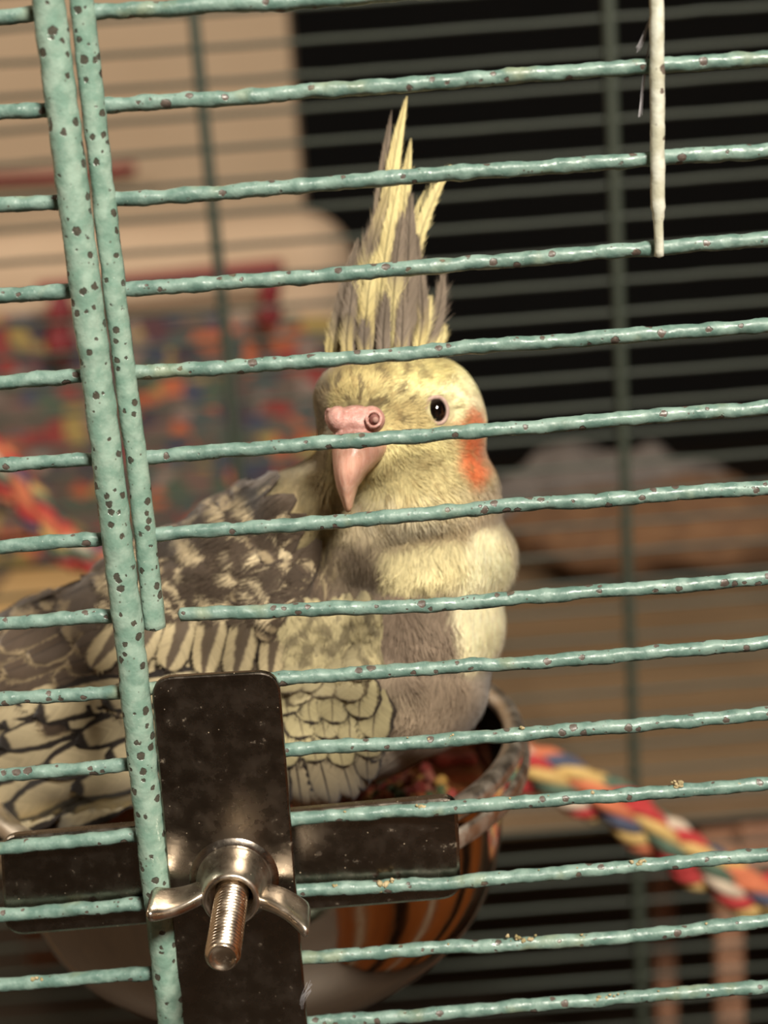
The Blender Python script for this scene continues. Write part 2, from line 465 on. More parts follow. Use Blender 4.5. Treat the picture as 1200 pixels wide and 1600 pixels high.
# ------------------------------------------------------------------ ropes
YARN = [(158, 44, 44), (180, 150, 90), (66, 86, 70), (176, 98, 66), (60, 66, 86), (184, 168, 148)]
YM = [simple('yarn_%s' % n, c, tuple(min(255, x+14) for x in c), .4, .95, .4) for n, c in zip(('red', 'yellow', 'green', 'orange', 'blue', 'cream'), YARN)]
def rope(name, pts, rad, label, pitch=75, ns=3, pal=(0, 1, 2, 0, 3, 4, 1, 3, 5, 0, 1, 2)):
    P = resample(pts, 3.0); fr = frames(P)
    root = empty(name, P[len(P)//2])
    for s in range(ns):
        for k in range(4):
            line = []
            for i, (p, t, n, b) in enumerate(fr):
                a = 2*math.pi*(s/ns+i*3.0/pitch); c = p+(n*math.cos(a)+b*math.sin(a))*rad*.52
                a2 = 2*math.pi*(k/4-i*3.0/(pitch*.75))-a; line.append(c+(n*math.cos(a2)+b*math.sin(a2))*rad*.27)
            V, Fc = tube(line, rad*.27, 7)
            link('yarn', V, Fc, YM[pal[s*4+k]], root)
    tag(root, label, 'rope'); return root
rope('rope_perch', [at(640, 1120, 220), at(760, 1180, 225), at(860, 1212, 228), at(960, 1258, 230), at(1060, 1330, 234), at(1150, 1388, 238), at(1260, 1420, 242), at(1400, 1440, 250)],
     9.3, 'thick multicoloured twisted rope perch right of the steel bowl', 78)
rope('rope_toy', [at(-120, 640, 420), at(-20, 700, 420), at(40, 780, 420), at(95, 850, 420), at(170, 890, 425), at(260, 905, 430)],
     9, 'blurred multicoloured rope hanging at the far left behind the bird', 60, pal=(0, 3, 1, 2, 3, 0, 4, 3, 0, 3, 5, 2))

# ------------------------------------------------------------------ the cage
cage = empty('bird_cage', at(600, 1600, 235))
tag(cage, 'old teal wire bird cage with chipped paint and rust spots', 'cage')
WR = 1.28
LEFT = [[(-60, 33), (0, 28), (62, 20)], [(-60, 178), (0, 175), (82, 171)], [(-60, 322), (0, 320), (97, 315)],
        [(-60, 466), (0, 461), (115, 452)], [(-60, 602), (0, 598), (133, 588)], [(-60, 734), (0, 728), (150, 717)],
        [(-60, 860), (0, 855), (165, 842)], [(-60, 980), (0, 975), (180, 962)]]
RIGHT = [[(130, 20), (450, 3), (800, -25), (1260, -60)], [(150, 167), (400, 150), (600, 135), (900, 112), (1200, 91), (1260, 87)],
         [(168, 312), (500, 290), (700, 273), (900, 257), (1200, 236), (1260, 232)],
         [(184, 453), (500, 432), (800, 405), (1000, 389), (1200, 373), (1260, 369)],
         [(202, 584), (500, 563), (800, 538), (1200, 508), (1260, 503)],
         [(217, 714), (500, 694), (800, 669), (1200, 636), (1260, 631)],
         [(232, 836), (500, 817), (800, 790), (1200, 762), (1260, 758)],
         [(282, 959), (500, 952), (700, 945), (850, 932), (1200, 903), (1260, 898)],
         [(-60, 1098), (0, 1093), (185, 1080), (430, 1061), (633, 1047), (900, 1030), (1200, 1004), (1260, 999)],
         [(-60, 1216), (0, 1212), (200, 1195), (443, 1172), (650, 1160), (900, 1140), (1200, 1115), (1260, 1109)],
         [(-60, 1330), (0, 1325), (213, 1305), (455, 1281), (700, 1262), (900, 1247), (1200, 1225), (1260, 1220)],
         [(-60, 1436), (0, 1430), (225, 1412), (465, 1393), (700, 1380), (800, 1371), (1000, 1352), (1200, 1335), (1260, 1330)],
         [(-60, 1546), (0, 1540), (237, 1520), (475, 1497), (700, 1481), (800, 1476), (1000, 1461), (1200, 1438), (1260, 1433)],
         [(-60, 1650), (230, 1622), (490, 1598), (700, 1582), (1000, 1557), (1200, 1540), (1260, 1536)]]
for k, W_ in enumerate(LEFT+RIGHT):
    pts = resample([at(x, y, .6 if k < len(LEFT) else 0) for x, y in W_], .8)
    pts = [p+Vector((0, .25*nz(p+Vector((k*31, 0, 0)), .05), .25*nz(p+Vector((0, k*17, 0)), .06))) for p in pts]
    V, Fc = tube(pts, WR, 14, lump=.30, ls=.30, seed=k)
    link('wire', V, Fc, M_wire, cage)
def post(pts, r0_, mat, Y, seed, lump=.22):
    P = resample([at(x, y, Y) for x, y in pts], .8)
    V, Fc = tube(P, r0_, 20, lump=lump, ls=.28, seed=seed); return link('post', V, Fc, mat, cage)
post([(65, -80), (75, 0), (140, 500), (203, 1000), (240, 1350), (269, 1600), (278, 1680)], 2.65, M_post, -3.4, 50)
post([(118, -80), (127, 0), (184, 500), (214, 720), (242, 980)], 1.95, M_post, -1.0, 51, .18)
# white upright wire at the top right
P = resample([at(1026, -60, -2.4), at(1027, 150, -2.4), at(1028, 300, -2.4), at(1030, 400, -2.4)], .8)
n = len(P); rad = [1.2 if i < n*.83 else (.95 if i < n*.86 else .8) for i in range(n)]
V, Fc = tube(P, rad, 14, lump=.14, ls=.3, seed=60); link('upright_wire', V, Fc, M_white, cage)
# back panel
YBK = 470.0; pitch = 14.9
xa, xb = at(-250, 800, YBK).x, at(1450, 800, YBK).x
z = at(600, -120, YBK).z+12
k = 0
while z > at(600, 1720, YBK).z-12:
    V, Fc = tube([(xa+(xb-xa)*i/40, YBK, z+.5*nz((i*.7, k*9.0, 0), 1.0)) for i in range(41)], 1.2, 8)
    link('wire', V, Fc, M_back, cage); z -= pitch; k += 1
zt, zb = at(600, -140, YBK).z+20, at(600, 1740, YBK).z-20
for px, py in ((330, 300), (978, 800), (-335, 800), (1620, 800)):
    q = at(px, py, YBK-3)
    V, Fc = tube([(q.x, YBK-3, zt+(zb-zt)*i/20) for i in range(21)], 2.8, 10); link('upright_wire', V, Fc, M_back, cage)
# dried crumbs stuck to the lower wires, one joined part
pr = []
def crumb(px, py, r, Y=-1.0):
    r *= .75; c = at(px, py, -.7)
    V, Fc = lumpy(c, (r, r*.8, r*.75), r*.7, .9/r, 10, 6, seed=px*.37+py)
    pr.append((V, Fc))
for px, py, r in ((664, 1267, 1.5), (671, 1272, 1.0), (657, 1262, .9), (995, 1350, 1.2), (1003, 1345, .8), (600, 1382, 1.3), (592, 1390, 1.0), (610, 1378, .9),
                  (815, 1467, 1.1), (800, 1466, .8), (830, 1464, .8), (930, 1243, 1.1), (1060, 1228, 1.2), (1052, 1224, .9), (822, 1140, 1.0), (940, 1558, 1.0), (960, 1556, .8),
                  (50, 1535, 1.2), (60, 1530, .8), (975, 1136, .8), (1112, 1445, .8), (528, 1386, .9), (700, 1150, .5), (664, 1157, .7)):
    for _ in range(3): crumb(px+random.uniform(-9, 9), py+random.uniform(-4, 4), r*random.uniform(.35, .75))
for _ in range(70):
    w_ = RIGHT[random.choice((9, 10, 11, 12, 13))]; i = random.randrange(3, len(w_)-1); t = random.random()
    crumb(w_[i-1][0]*(1-t)+w_[i][0]*t, w_[i-1][1]*(1-t)+w_[i][1]*t-random.uniform(-8, 9), random.uniform(.15, .42), random.uniform(-1.2, -.6))
V, Fc = merge(pr); tag(link('dried_crumbs', V, Fc, simple('dried_crumb', (176, 160, 126), (122, 112, 72), .9, .9, .2), cage), kind='stuff')
# wisps of down caught on wires
M_wisp = simple('down_wisp', (170, 168, 172), None, .1, .9)
def wisp(name, pts, n, spread, r=.06):
    parts = []
    for _ in range(n):
        j = [Vector((random.uniform(-1, 1), random.uniform(-1, 1), random.uniform(-1, 1)))*spread*(.3+i*.5) for i in range(len(pts))]
        P = resample([p+q for p, q in zip(pts, j)], 1.0); parts.append(tube(P, r, 3, cap=False))
    V, Fc = merge(parts); tag(link(name, V, Fc, M_wisp, cage), kind='stuff')
wisp('down_wisps', [at(1018, 20, -1), at(1010, 50, 0), at(998, 78, 0)], 14, .35, .03)
wisp('down_wisps', [at(1016, 60, -1), at(1006, 120, 0), at(1000, 180, 0)], 14, .3, .03)
wisp('down_wisps', [at(476, 1590, -3), at(470, 1565, -5), at(482, 1540, -5)], 10, .8, .04)

# ------------------------------------------------------------------ bowl bracket
br = empty('bowl_bracket', at(360, 1640, 0))
def XZ(x, y, Y): q = at(x, y, Y); return (q.x, q.z)
o1 = round_outline([XZ(236, 1056, -3.2), XZ(436, 1045, -3.2), XZ(488, 1690, -3.2), XZ(292, 1690, -3.2)], [4.2, 4.2, 1, 1])
V, Fc = slab(o1, -4.4, -2.8); link('clamp_plate', V, Fc, M_plate, br, smoothed=False)
o2 = round_outline([XZ(0, 1306, 2.2), XZ(714, 1242, 2.2), XZ(722, 1402, 2.2), XZ(8, 1462, 2.2)], [3.5, 3.2, 4.2, 4.5])
V, Fc = slab(o2, 1.5, 4.0, .7); link('back_plate', V, Fc, M_plate, br, smoothed=False)
tag(br, 'dark steel bracket clamping the food bowl to the cage wires', 'bracket')

# bowl
BC = at(396, 1158, 70); BR = 60.5
ringR = BR+2.2
V, Fc = [], []
N_ = 120
fr = [(BC.x+ringR*math.cos(2*math.pi*i/N_), BC.y+ringR*math.sin(2*math.pi*i/N_), BC.z-6) for i in range(N_)]
for i in range(N_):
    a = 2*math.pi*i/N_; d = Vector((math.cos(a), math.sin(a), 0))
    for k in range(12):
        b = 2*math.pi*k/12; V.append(Vector(fr[i])+d*1.0*math.cos(b)+Vector((0, 0, 2.3*math.sin(b))))
for i in range(N_):
    for k in range(12):
        j = (i+1) % N_; Fc.append((i*12+k, j*12+k, j*12+(k+1) % 12, i*12+(k+1) % 12))
link('holder_ring', V, Fc, M_rim, br)
bw = empty('food_bowl', (BC.x, BC.y, BC.z-58))
prof = []
for k in range(13):   # rolled rim, over the holder ring
    a = -math.pi*.35+math.pi*1.35*k/12; prof.append((BR-.4+2.1*math.cos(a), -1.2+2.1*math.sin(a)))
out = [(BR-1.2, -3.5), (BR-2.5, -8), (BR-3.4, -15), (BR-4.2, -24), (BR-5.6, -32), (BR-9, -40), (BR-14.5, -46.5), (BR-22, -51.5), (BR-30, -54.5), (BR-36, -55.6), (BR-38, -57.5), (BR-40, -57.6)]
out_s = []
for i in range(len(out)-1):
    for t in (0, .5): out_s.append((out[i][0]*(1-t)+out[i+1][0]*t, out[i][1]*(1-t)+out[i+1][1]*t))
out_s.append(out[-1])
for _ in range(2): out_s = [out_s[0]]+[((out_s[i-1][0]+2*out_s[i][0]+out_s[i+1][0])/4, (out_s[i-1][1]+2*out_s[i][1]+out_s[i+1][1])/4) for i in range(1, len(out_s)-1)]+[out_s[-1]]
inner = [(max(r-1.3, 0.01), h+.8) for r, h in out_s]
full = prof[::-1]
full = [(r, h) for r, h in inner[::-1]]+full[0:]+out_s
full = [(0.01, -55.5)]+full+[(0.01, -57.6)]
V, Fc = lathe(full, BC, 'Z', 128)
# split: rim ring and shell
shell = link('shell', V, Fc, M_bowl, bw)
rp = [(BR-.2+2.5*math.cos(2*math.pi*k/14), -1.0+2.2*math.sin(2*math.pi*k/14)) for k in range(14)]
V, Fc = lathe(rp, BC, 'Z', 128, close=True); link('rim', V, Fc, M_rim, bw)
tag(bw, 'round stainless steel food bowl the cockatiel sits in', 'bowl')

# pellets
cols = {'red': (132, 44, 34), 'orange': (158, 84, 40), 'yellow': (146, 110, 46), 'green': (62, 76, 40), 'pink': (146, 82, 66)}
fz = BC.z-23
hull = {}
for nme, c in cols.items():
    V, Fc = lumpy((0, 0, 0), (1.75, 1.6, 1.45), .5, .6, 12, 8, seed=len(nme))
    me = bpy.data.meshes.new('pellet_'+nme); me.from_pydata([tuple(v*MM) for v in V], [], Fc)
    finish(me, simple('pellet_'+nme, c, tuple(x*.85 for x in c), .5, .75, .2)); hull[nme] = me
V, Fc = lathe([(0.01, 3), (20, 2), (38, 0), (BR-9, -2.0), (BR-9.2, -6), (0.01, -7)], (BC.x, BC.y, fz-4), 'Z', 48)
tag(link('food_bed', V, Fc, simple('food_crumbs', (140, 60, 36), (120, 84, 40), .35, .9, .6), origin=(BC.x, BC.y, fz-10)), 'bed of crushed seed and pellets filling the steel bowl', 'bird food', kind='stuff')
cnt = 0; cells = []
tgt = atz(665, 1222, fz)
while cnt < 190:
    a = random.uniform(0, 2*math.pi); r_ = 27*math.sqrt(random.random()); x, y = tgt.x+r_*math.cos(a)*1.1, tgt.y+r_*math.sin(a)*1.0
    if math.hypot(x-BC.x, y-BC.y) > BR-12: 
        if random.random() < .9: continue
        continue
    lay = sum(1 for q in cells if (q[0]-x)**2+(q[1]-y)**2 < 7)
    if lay > 2: continue
    nme = random.choices(list(cols), (5, 3, 2, 1.6, 2))[0]
    o = bpy.data.objects.new(nme+'_pellet' if False else 'food_pellet', hull[nme]); COL.objects.link(o)
    base = 2.2-2.2*smooth(10, 50, math.hypot(x-BC.x, y-BC.y))
    o.location = Vector((x, y, fz-2.6+base+lay*1.5))*MM; o.rotation_euler = [random.uniform(0, 6) for _ in range(3)]
    tag(o, 'small round %s food pellet in the steel bowl under the bird' % nme, 'pellet', '%s food pellets in the steel bowl' % nme)
    cells.append((x, y)); cnt += 1

# ------------------------------------------------------------------ wing nut and bolt
NC = at(366, 1374, -4.6)
nut = empty('wing_nut', NC)
V, Fc = lathe([(4.0, 7.4), (4.25, 7.9), (4.8, 8.0), (5.2, 7.5), (5.6, 5.4), (6.1, 3.0), (6.9, 1.2), (6.9, .1), (3.1, .1), (3.1, 4.5), (3.9, 5.2)], NC, 'Y', 64, close=True)
link('hub', V, Fc, M_nut, nut)
def wing(ang, sgn):
    V, Fc = [], []
    nS, nP = 18, 20
    rad_dir = Vector((math.cos(ang), 0, math.sin(ang))); tan_dir = Vector((-math.sin(ang), 0, math.cos(ang)))
    for i in range(nS+1):
        t = i/nS
        rr = 4.6+9.9*t
        lo = .6+3.0*t**1.2; hi = 6.8+1.8*math.sin(t*math.pi*.5)+5.2*t**1.3     # axial extent
        bend = -2.0*math.sin(t*math.pi*.5)*sgn*0 + 1.0*math.sin(t*math.pi)
        th = 1.45-.4*t+.35*smooth(.6, 1, t)
        cen = (lo+hi)/2; hw = (hi-lo)/2
        if t > .9: hw *= math.sqrt(max(0.0, 1-((t-.9)/.1)**2*.35)); th *= math.sqrt(max(0, 1-((t-.9)/.1)**2*.5))
        for k in range(nP):
            a = 2*math.pi*k/nP; ca, sa = math.cos(a), math.sin(a)
            ex = 2/3.6
            px_, py_ = math.copysign(abs(ca)**ex, ca)*hw, math.copysign(abs(sa)**ex, sa)*th
            V.append(NC+rad_dir*rr+Vector((0, -(cen+px_), 0))+tan_dir*(py_+bend))
    for i in range(nS):
        for k in range(nP): Fc.append((i*nP+k, i*nP+(k+1) % nP, (i+1)*nP+(k+1) % nP, (i+1)*nP+k))
    Fc.append(tuple(range(nP))[::-1]); Fc.append(tuple(nS*nP+k for k in range(nP)))
    link('wing', V, Fc, M_nut, nut)
wing(R(176), 1); wing(R(-20), -1)
tag(nut, 'nickel wing nut screwed on the bolt of the bowl bracket', 'wing nut')
V, Fc = lathe([(3.2, 0), (8.2, 0), (8.4, .3), (8.2, .9), (3.2, .9)], NC+Vector((0, .95, 0)), 'Y', 48, close=True)
tag(link('washer', V, Fc, M_plate, origin=NC+Vector((0, 1, 0))), 'round flat steel washer between wing nut and bracket plate', 'washer')
nY, nA, Lb = 300, 40, 27.0
V, Fc = [], []
for i in range(nY+1):
    y = -2+(Lb+2)*i/nY
    for k in range(nA):
        a = 2*math.pi*k/nA; ph = (y/1.05-k/nA) % 1.0
        r = 2.5+.58*(1-abs(2*ph-1))**.8
        if y > Lb-.9: r = min(r, 3.05-(y-(Lb-.9))*.75)
        V.append((NC.x+r*math.cos(a), NC.y-y, NC.z+r*math.sin(a)))
for i in range(nY):
    for k in range(nA): Fc.append((i*nA+k, i*nA+(k+1) % nA, (i+1)*nA+(k+1) % nA, (i+1)*nA+k))
c0 = len(V)
for rr, dy in ((2.2, .0), (1.9, -.35), (1.0, -.45)):
    for k in range(nA):
        a = 2*math.pi*k/nA; V.append((NC.x+rr*math.cos(a), NC.y-Lb-dy, NC.z+rr*math.sin(a)))
rings = [nY*nA, c0, c0+nA, c0+2*nA]
for a_, b_ in zip(rings, rings[1:]):
    for k in range(nA): Fc.append((a_+k, a_+(k+1) % nA, b_+(k+1) % nA, b_+k))
Fc.append(tuple(c0+2*nA+k for k in range(nA)))
tag(link('threaded_bolt', V, Fc, M_bolt, origin=NC), 'short threaded steel bolt sticking out of the wing nut', 'bolt')

# ------------------------------------------------------------------ the cockatiel
bird = empty('cockatiel', (at(400, 1150, 62).x, 62, fz))
tag(bird, 'grey cockatiel with yellow face, orange cheek patch and raised crest sitting in the bowl', 'bird')
def E(px, py, Y, rx, ry, rd, rot=0.0):
    c = at(px, py, Y); s = (c-CAM).dot(fwd)/F
    Mx = Matrix((rt, fwd, up)).transposed() @ Matrix.Rotation(R(-rot), 3, 'Y')
    return ellipsoid(c, (rx*s, rd, ry*s), Mx, 40, 24)
parts = [E(628, 668, 50, 133, 112, 21), E(572, 628, 46, 84, 68, 17), E(668, 655, 54, 88, 98, 21), E(572, 700, 42, 70, 70, 15),
         E(655, 775, 53, 128, 110, 24.5), E(540, 850, 63, 100, 95, 26), E(600, 830, 58, 120, 90, 25), E(665, 865, 55, 140, 105, 26), E(540, 780, 56, 86, 86, 22), E(478, 815, 60, 90, 88, 23),
         E(650, 960, 56, 138, 140, 28), E(625, 1040, 57, 142, 140, 30), E(562, 1102, 60, 140, 108, 30), E(480, 1140, 60, 150, 110, 30), E(692, 775, 54, 88, 90, 21),
         E(430, 945, 62, 190, 190, 29), E(310, 1015, 64, 215, 192, 29), E(160, 1090, 66, 225, 172, 27), E(20, 1140, 68, 215, 140, 24), E(-110, 1120, 74, 190, 90, 18)]
V, Fc = merge(parts)
tm = bpy.data.meshes.new('tmp'); tm.from_pydata([tuple(v) for v in V], [], Fc)
to = bpy.data.objects.new('tmp', tm); COL.objects.link(to)
md = to.modifiers.new('r', 'REMESH'); md.mode = 'VOXEL'; md.voxel_size = 1.1
md = to.modifiers.new('s', 'SMOOTH'); md.factor = .6; md.iterations = 46
dg = bpy.context.evaluated_depsgraph_get(); ev = to.evaluated_get(dg).to_mesh()
nv = len(ev.vertices); BV = np.empty(nv*3); ev.vertices.foreach_get('co', BV); BV = BV.reshape(-1, 3)
BF = [tuple(p.vertices) for p in ev.polygons]
bvh = BVHTree.FromPolygons([Vector(v) for v in BV], BF)
to.evaluated_get(dg).to_mesh_clear(); bpy.data.objects.remove(to)

def vnoise(u, v, s, seed=0):
    return np.array([noise.noise(Vector((a*s, b*s, seed*7.3))) for a, b in zip(np.atleast_1d(u), np.atleast_1d(v))])
def blob(u, v, c, cx, cy, rx, ry, rot, rgb, soft=.35, amt=1.0, jit=None):
    a = R(rot); du, dv = u-cx, v-cy
    x = (du*math.cos(a)+dv*math.sin(a))/rx; y = (-du*math.sin(a)+dv*math.cos(a))/ry
    d = np.sqrt(x*x+y*y)
    if jit is not None: d = d+jit
    w = (1-smooth(1-soft, 1+soft, d))[:, None]*amt
    return c*(1-w)+lin(rgb)*w
def plumage_colour(u, v):
    """feather colour over the bird: (u, v) run over its side"""
    n1 = vnoise(u, v, .035, 1); n2 = vnoise(u, v, .012, 2); n3 = vnoise(u, v*.5, .09, 3)
    j = n1*.18
    c = np.ones((len(u), 3))*lin((124, 109, 92))
    B = lambda *a, **k: blob(u, v, *a, **k)
    c = B(c, 250, 1000, 420, 210, -20, (84, 70, 56), jit=j)                 # back and wing
    c = B(c, 420, 860, 150, 130, 0, (88, 74, 60), jit=j)
    c = B(c, 600, 1120, 90, 130, 30, (150, 134, 112), jit=j)                # belly
    c = B(c, 690, 1080, 60, 110, 20, (156, 138, 116), jit=j)
    c = B(c, 640, 960, 110, 90, 0, (122, 106, 90), jit=j)                   # grey breast
    c = B(c, 700, 1000, 60, 90, 10, (132, 116, 98), jit=j, amt=.6)
    c = B(c, 480, 780, 70, 90, 10, (150, 136, 100), jit=j)                  # side of neck
    c = B(c, 660, 780, 130, 80, 0, (178, 164, 134), jit=j)                  # throat
    c = B(c, 630, 785, 55, 36, 0, (200, 190, 166), jit=j+n3*.4, amt=.7)
    c = B(c, 770, 780, 50, 80, -15, (186, 170, 142), jit=j)
    c = B(c, 700, 830, 90, 26, -8, (168, 150, 116), jit=j, amt=.8)
    c = B(c, 668, 872, 118, 34, -6, (216, 204, 156), jit=j)                 # pale bib
    c = B(c, 768, 880, 42, 70, -10, (240, 232, 192), jit=j)
    c = B(c, 752, 950, 44, 75, 5, (240, 230, 190), jit=j)
    c = B(c, 560, 880, 50, 46, 0, (118, 104, 86), jit=j)
    c = B(c, 630, 660, 150, 112, 0, (210, 198, 142), jit=j)                 # face
    c = B(c, 715, 610, 62, 70, 0, (246, 238, 186), jit=j)  # pale yellow lifted further: light grazing this side is put into the colour
    c = B(c, 650, 580, 60, 30, 0, (222, 210, 146), jit=j)
    c = B(c, 545, 590, 70, 34, -8, (166, 150, 100), jit=j+n3*.5, amt=.85)
    c = B(c, 500, 670, 22, 70, 0, (140, 124, 92), jit=j, amt=.9)
    c = B(c, 630, 655, 34, 26, 0, (188, 168, 116), jit=j, amt=.7)
    c = B(c, 738, 635, 18, 30, 0, (226, 214, 180), jit=j, amt=.8)
    c = B(c, 650, 735, 70, 30, 10, (204, 190, 138), jit=j, amt=.8)
    c = B(c, 730, 698, 27, 47, -6, (200, 106, 62), soft=.45, jit=n1*.35)     # cheek patch
    c = B(c, 732, 664, 20, 26, 0, (212, 126, 84), soft=.4, jit=j, amt=.8)
    # grey flecks on the forehead, streaks in the yellow
    fl = smooth(.12, .30, n3)*(1-smooth(620, 690, u))*(1-smooth(640, 700, v))*smooth(480, 500, u)
    c = c*(1-.8*fl[:, None])+lin((98, 84, 60))*.8*fl[:, None]
    st = smooth(.1, .35, vnoise(u, v, .11, 5))*(1-smooth(760, 840, v))*.5
    c = c*(1-st[:, None])+lin((150, 128, 84))*st[:, None]
    # buff bars on the mantle
    q = np.sin((u*.62+v*1.0)*.105+n1*3.2+n2*6)
    mk = smooth(.35, .75, q)*smooth(-.12, .12, vnoise(u, v, .022, 8))*smooth(735, 770, v)*(1-smooth(480, 560, u))*(1-smooth(950, 1000, v))
    c = c*(1-.85*mk[:, None])+lin((196, 178, 138))*.85*mk[:, None]
    return c
bu, bv = proj(BV); BCOL = plumage_colour(bu, bv)
def vcol_mat(name, rough=.75, sheen=.25):
    N = NT(name); a = N.n('VertexColor'); a.layer_name = 'Col'
    return N.set(a.outputs['Color'], rough, 0.0, Sheen_Weight=sheen, Specular_IOR_Level=.25)
M_plum = vcol_mat('plumage')
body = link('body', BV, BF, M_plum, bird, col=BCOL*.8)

def hit(px, py, prev=None):
    d = (fwd + rt*((px-600)/F) - up*((py-800)/F)).normalized()
    h = bvh.ray_cast(CAM, d)
    if h[0] is None or h[0].y > 110:
        if prev is not None:
            return CAM+d*(prev-CAM).length, -d
        return None, None
    n = h[1]
    if n.dot(d) > 0: n = -n
    return h[0], n

# ---- fine plumage: short tapering filaments lying back over the body
tri = []
for f in BF:
    tri.append((f[0], f[1], f[2]))
    if len(f) == 4: tri.append((f[0], f[2], f[3]))
tri = np.array(tri); A_, B_, C_ = BV[tri[:, 0]], BV[tri[:, 1]], BV[tri[:, 2]]
fn = np.cross(B_-A_, C_-A_); ar = np.linalg.norm(fn, axis=1)/2; fn /= (2*ar[:, None]+1e-12)
cen = (A_+B_+C_)/3; tocam = np.array(CAM)-cen; tocam /= np.linalg.norm(tocam, axis=1)[:, None]
cu, cv = proj(cen)
face = (fn*tocam).sum(1)
if np.average(face, weights=ar*(cen[:, 1] < 50)+1e-9) < 0: fn = -fn; face = -face
wgt = ar*np.where(face > -.25, 1.0, .25)
wingmask = (cu < 470) | ((cu < 600+.0*cv) & (cv > 960))
inbowl = (cv > 1290) | (cen[:, 2] < fz-6)
wgt *= np.where(wingmask, np.where((cv < 960) & (cu > 170), .8, .06), 1.0)*np.where(inbowl, 0, 1)*np.where(cv < 830, 1.7, 1.0)
NS = 270000
pick = rng.choice(len(tri), NS, p=wgt/wgt.sum())
r1, r2 = rng.random(NS), rng.random(NS); fl = r1+r2 > 1; r1[fl] = 1-r1[fl]; r2[fl] = 1-r2[fl]
P0 = A_[pick]+(B_-A_)[pick]*r1[:, None]+(C_-A_)[pick]*r2[:, None]; Nn = fn[pick]
U, Vv = proj(P0)
# keep clear of eye, cere and beak
front = face[pick] > 0
ex = ((U-679)/27)**2+((Vv-643)/27)**2 < 1
bk = ((U-556)/44)**2+((Vv-664)/36)**2 < 1
bk2 = (U > 520) & (U < 600-np.clip(Vv-700, 0, 100)*.7) & (Vv > 660) & (Vv < 790)
keep = ~(front & (ex | bk | bk2))
P0, Nn, U, Vv = P0[keep], Nn[keep], U[keep], Vv[keep]; NS = len(U)
# flow
du = np.zeros(NS); dv = np.ones(NS)
head = 1-smooth(770, 850, Vv)
ru, rv = U-562, Vv-652; rl = np.hypot(ru, rv)+1e-6; ru /= rl; rv /= rl
backm = 1-smooth(440, 560, U+.25*(Vv-800))
bu_, bv_ = -.86*backm+(-.12)*(1-backm), .5*backm+1.0*(1-backm)
low = smooth(1060, 1180, Vv)*(1-backm); bu_ = bu_-.75*low
du = ru*head+bu_*(1-head); dv = rv*head+bv_*(1-head)
neck = smooth(700, 780, Vv)*head; dv += neck*.8
jn = vnoise(U, Vv, .03, 11); an = jn*.9+rng.normal(0, .16, NS)
du, dv = du*np.cos(an)-dv*np.sin(an), du*np.sin(an)+dv*np.cos(an)
D = du[:, None]*np.array(rt)-dv[:, None]*np.array(up)
D -= (D*Nn).sum(1)[:, None]*Nn; D /= np.linalg.norm(D, axis=1)[:, None]+1e-9
Ln = np.where(Vv < 760, 2.5, 4.2)*rng.uniform(.7, 1.3, NS)
Ln *= np.where((Vv < 700) & (np.hypot(U-562, Vv-655) < 62), .6, 1)
Ln *= np.where(Vv > 840, 1.15, 1.0)
lift = rng.uniform(.03, .13, NS)
wd_ = np.where(Vv < 780, .11, .14)*rng.uniform(.7, 1.3, NS)
Sd = np.cross(Nn, D)
tip_u, tip_v = U+du*12, Vv+dv*12
c0 = plumage_colour(U, Vv)
br_ = rng.normal(1.0, .11, NS)[:, None]*np.where(rng.random(NS) < .12, .72, 1.0)[:, None]
c0 = np.clip(c0*br_*1.12, 0, .95)
root = P0-Nn*.15
midp = P0+D*(Ln*.5)[:, None]+Nn*(Ln*lift*.75)[:, None]
tip = P0+D*Ln[:, None]+Nn*(Ln*lift*.9)[:, None]
PV = np.stack([root-Sd*wd_[:, None], root+Sd*wd_[:, None], midp-Sd*wd_[:, None]*.9, midp+Sd*wd_[:, None]*.9, tip], 1).reshape(-1, 3)
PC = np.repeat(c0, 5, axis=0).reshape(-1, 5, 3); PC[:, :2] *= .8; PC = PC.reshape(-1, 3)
b5 = np.arange(NS)*5
q4 = np.stack([b5, b5+1, b5+3, b5+2], 1); t3 = np.stack([b5+2, b5+3, b5+4], 1)
me = bpy.data.meshes.new('plumage')
me.vertices.add(len(PV)); me.vertices.foreach_set('co', ((PV-np.array(bird['_o']))*MM).ravel())
nl = NS*7; me.loops.add(nl); lv = np.concatenate([q4, t3], 1).ravel().astype(np.int32); me.loops.foreach_set('vertex_index', lv)
me.polygons.add(NS*2); st_ = np.stack([np.arange(NS)*7, np.arange(NS)*7+4], 1).ravel().astype(np.int32); me.polygons.foreach_set('loop_start', st_)
me.update(calc_edges=True)
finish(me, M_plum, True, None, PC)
po = bpy.data.objects.new('plumage', me); COL.objects.link(po); po.parent = bird; po['kind'] = 'stuff'

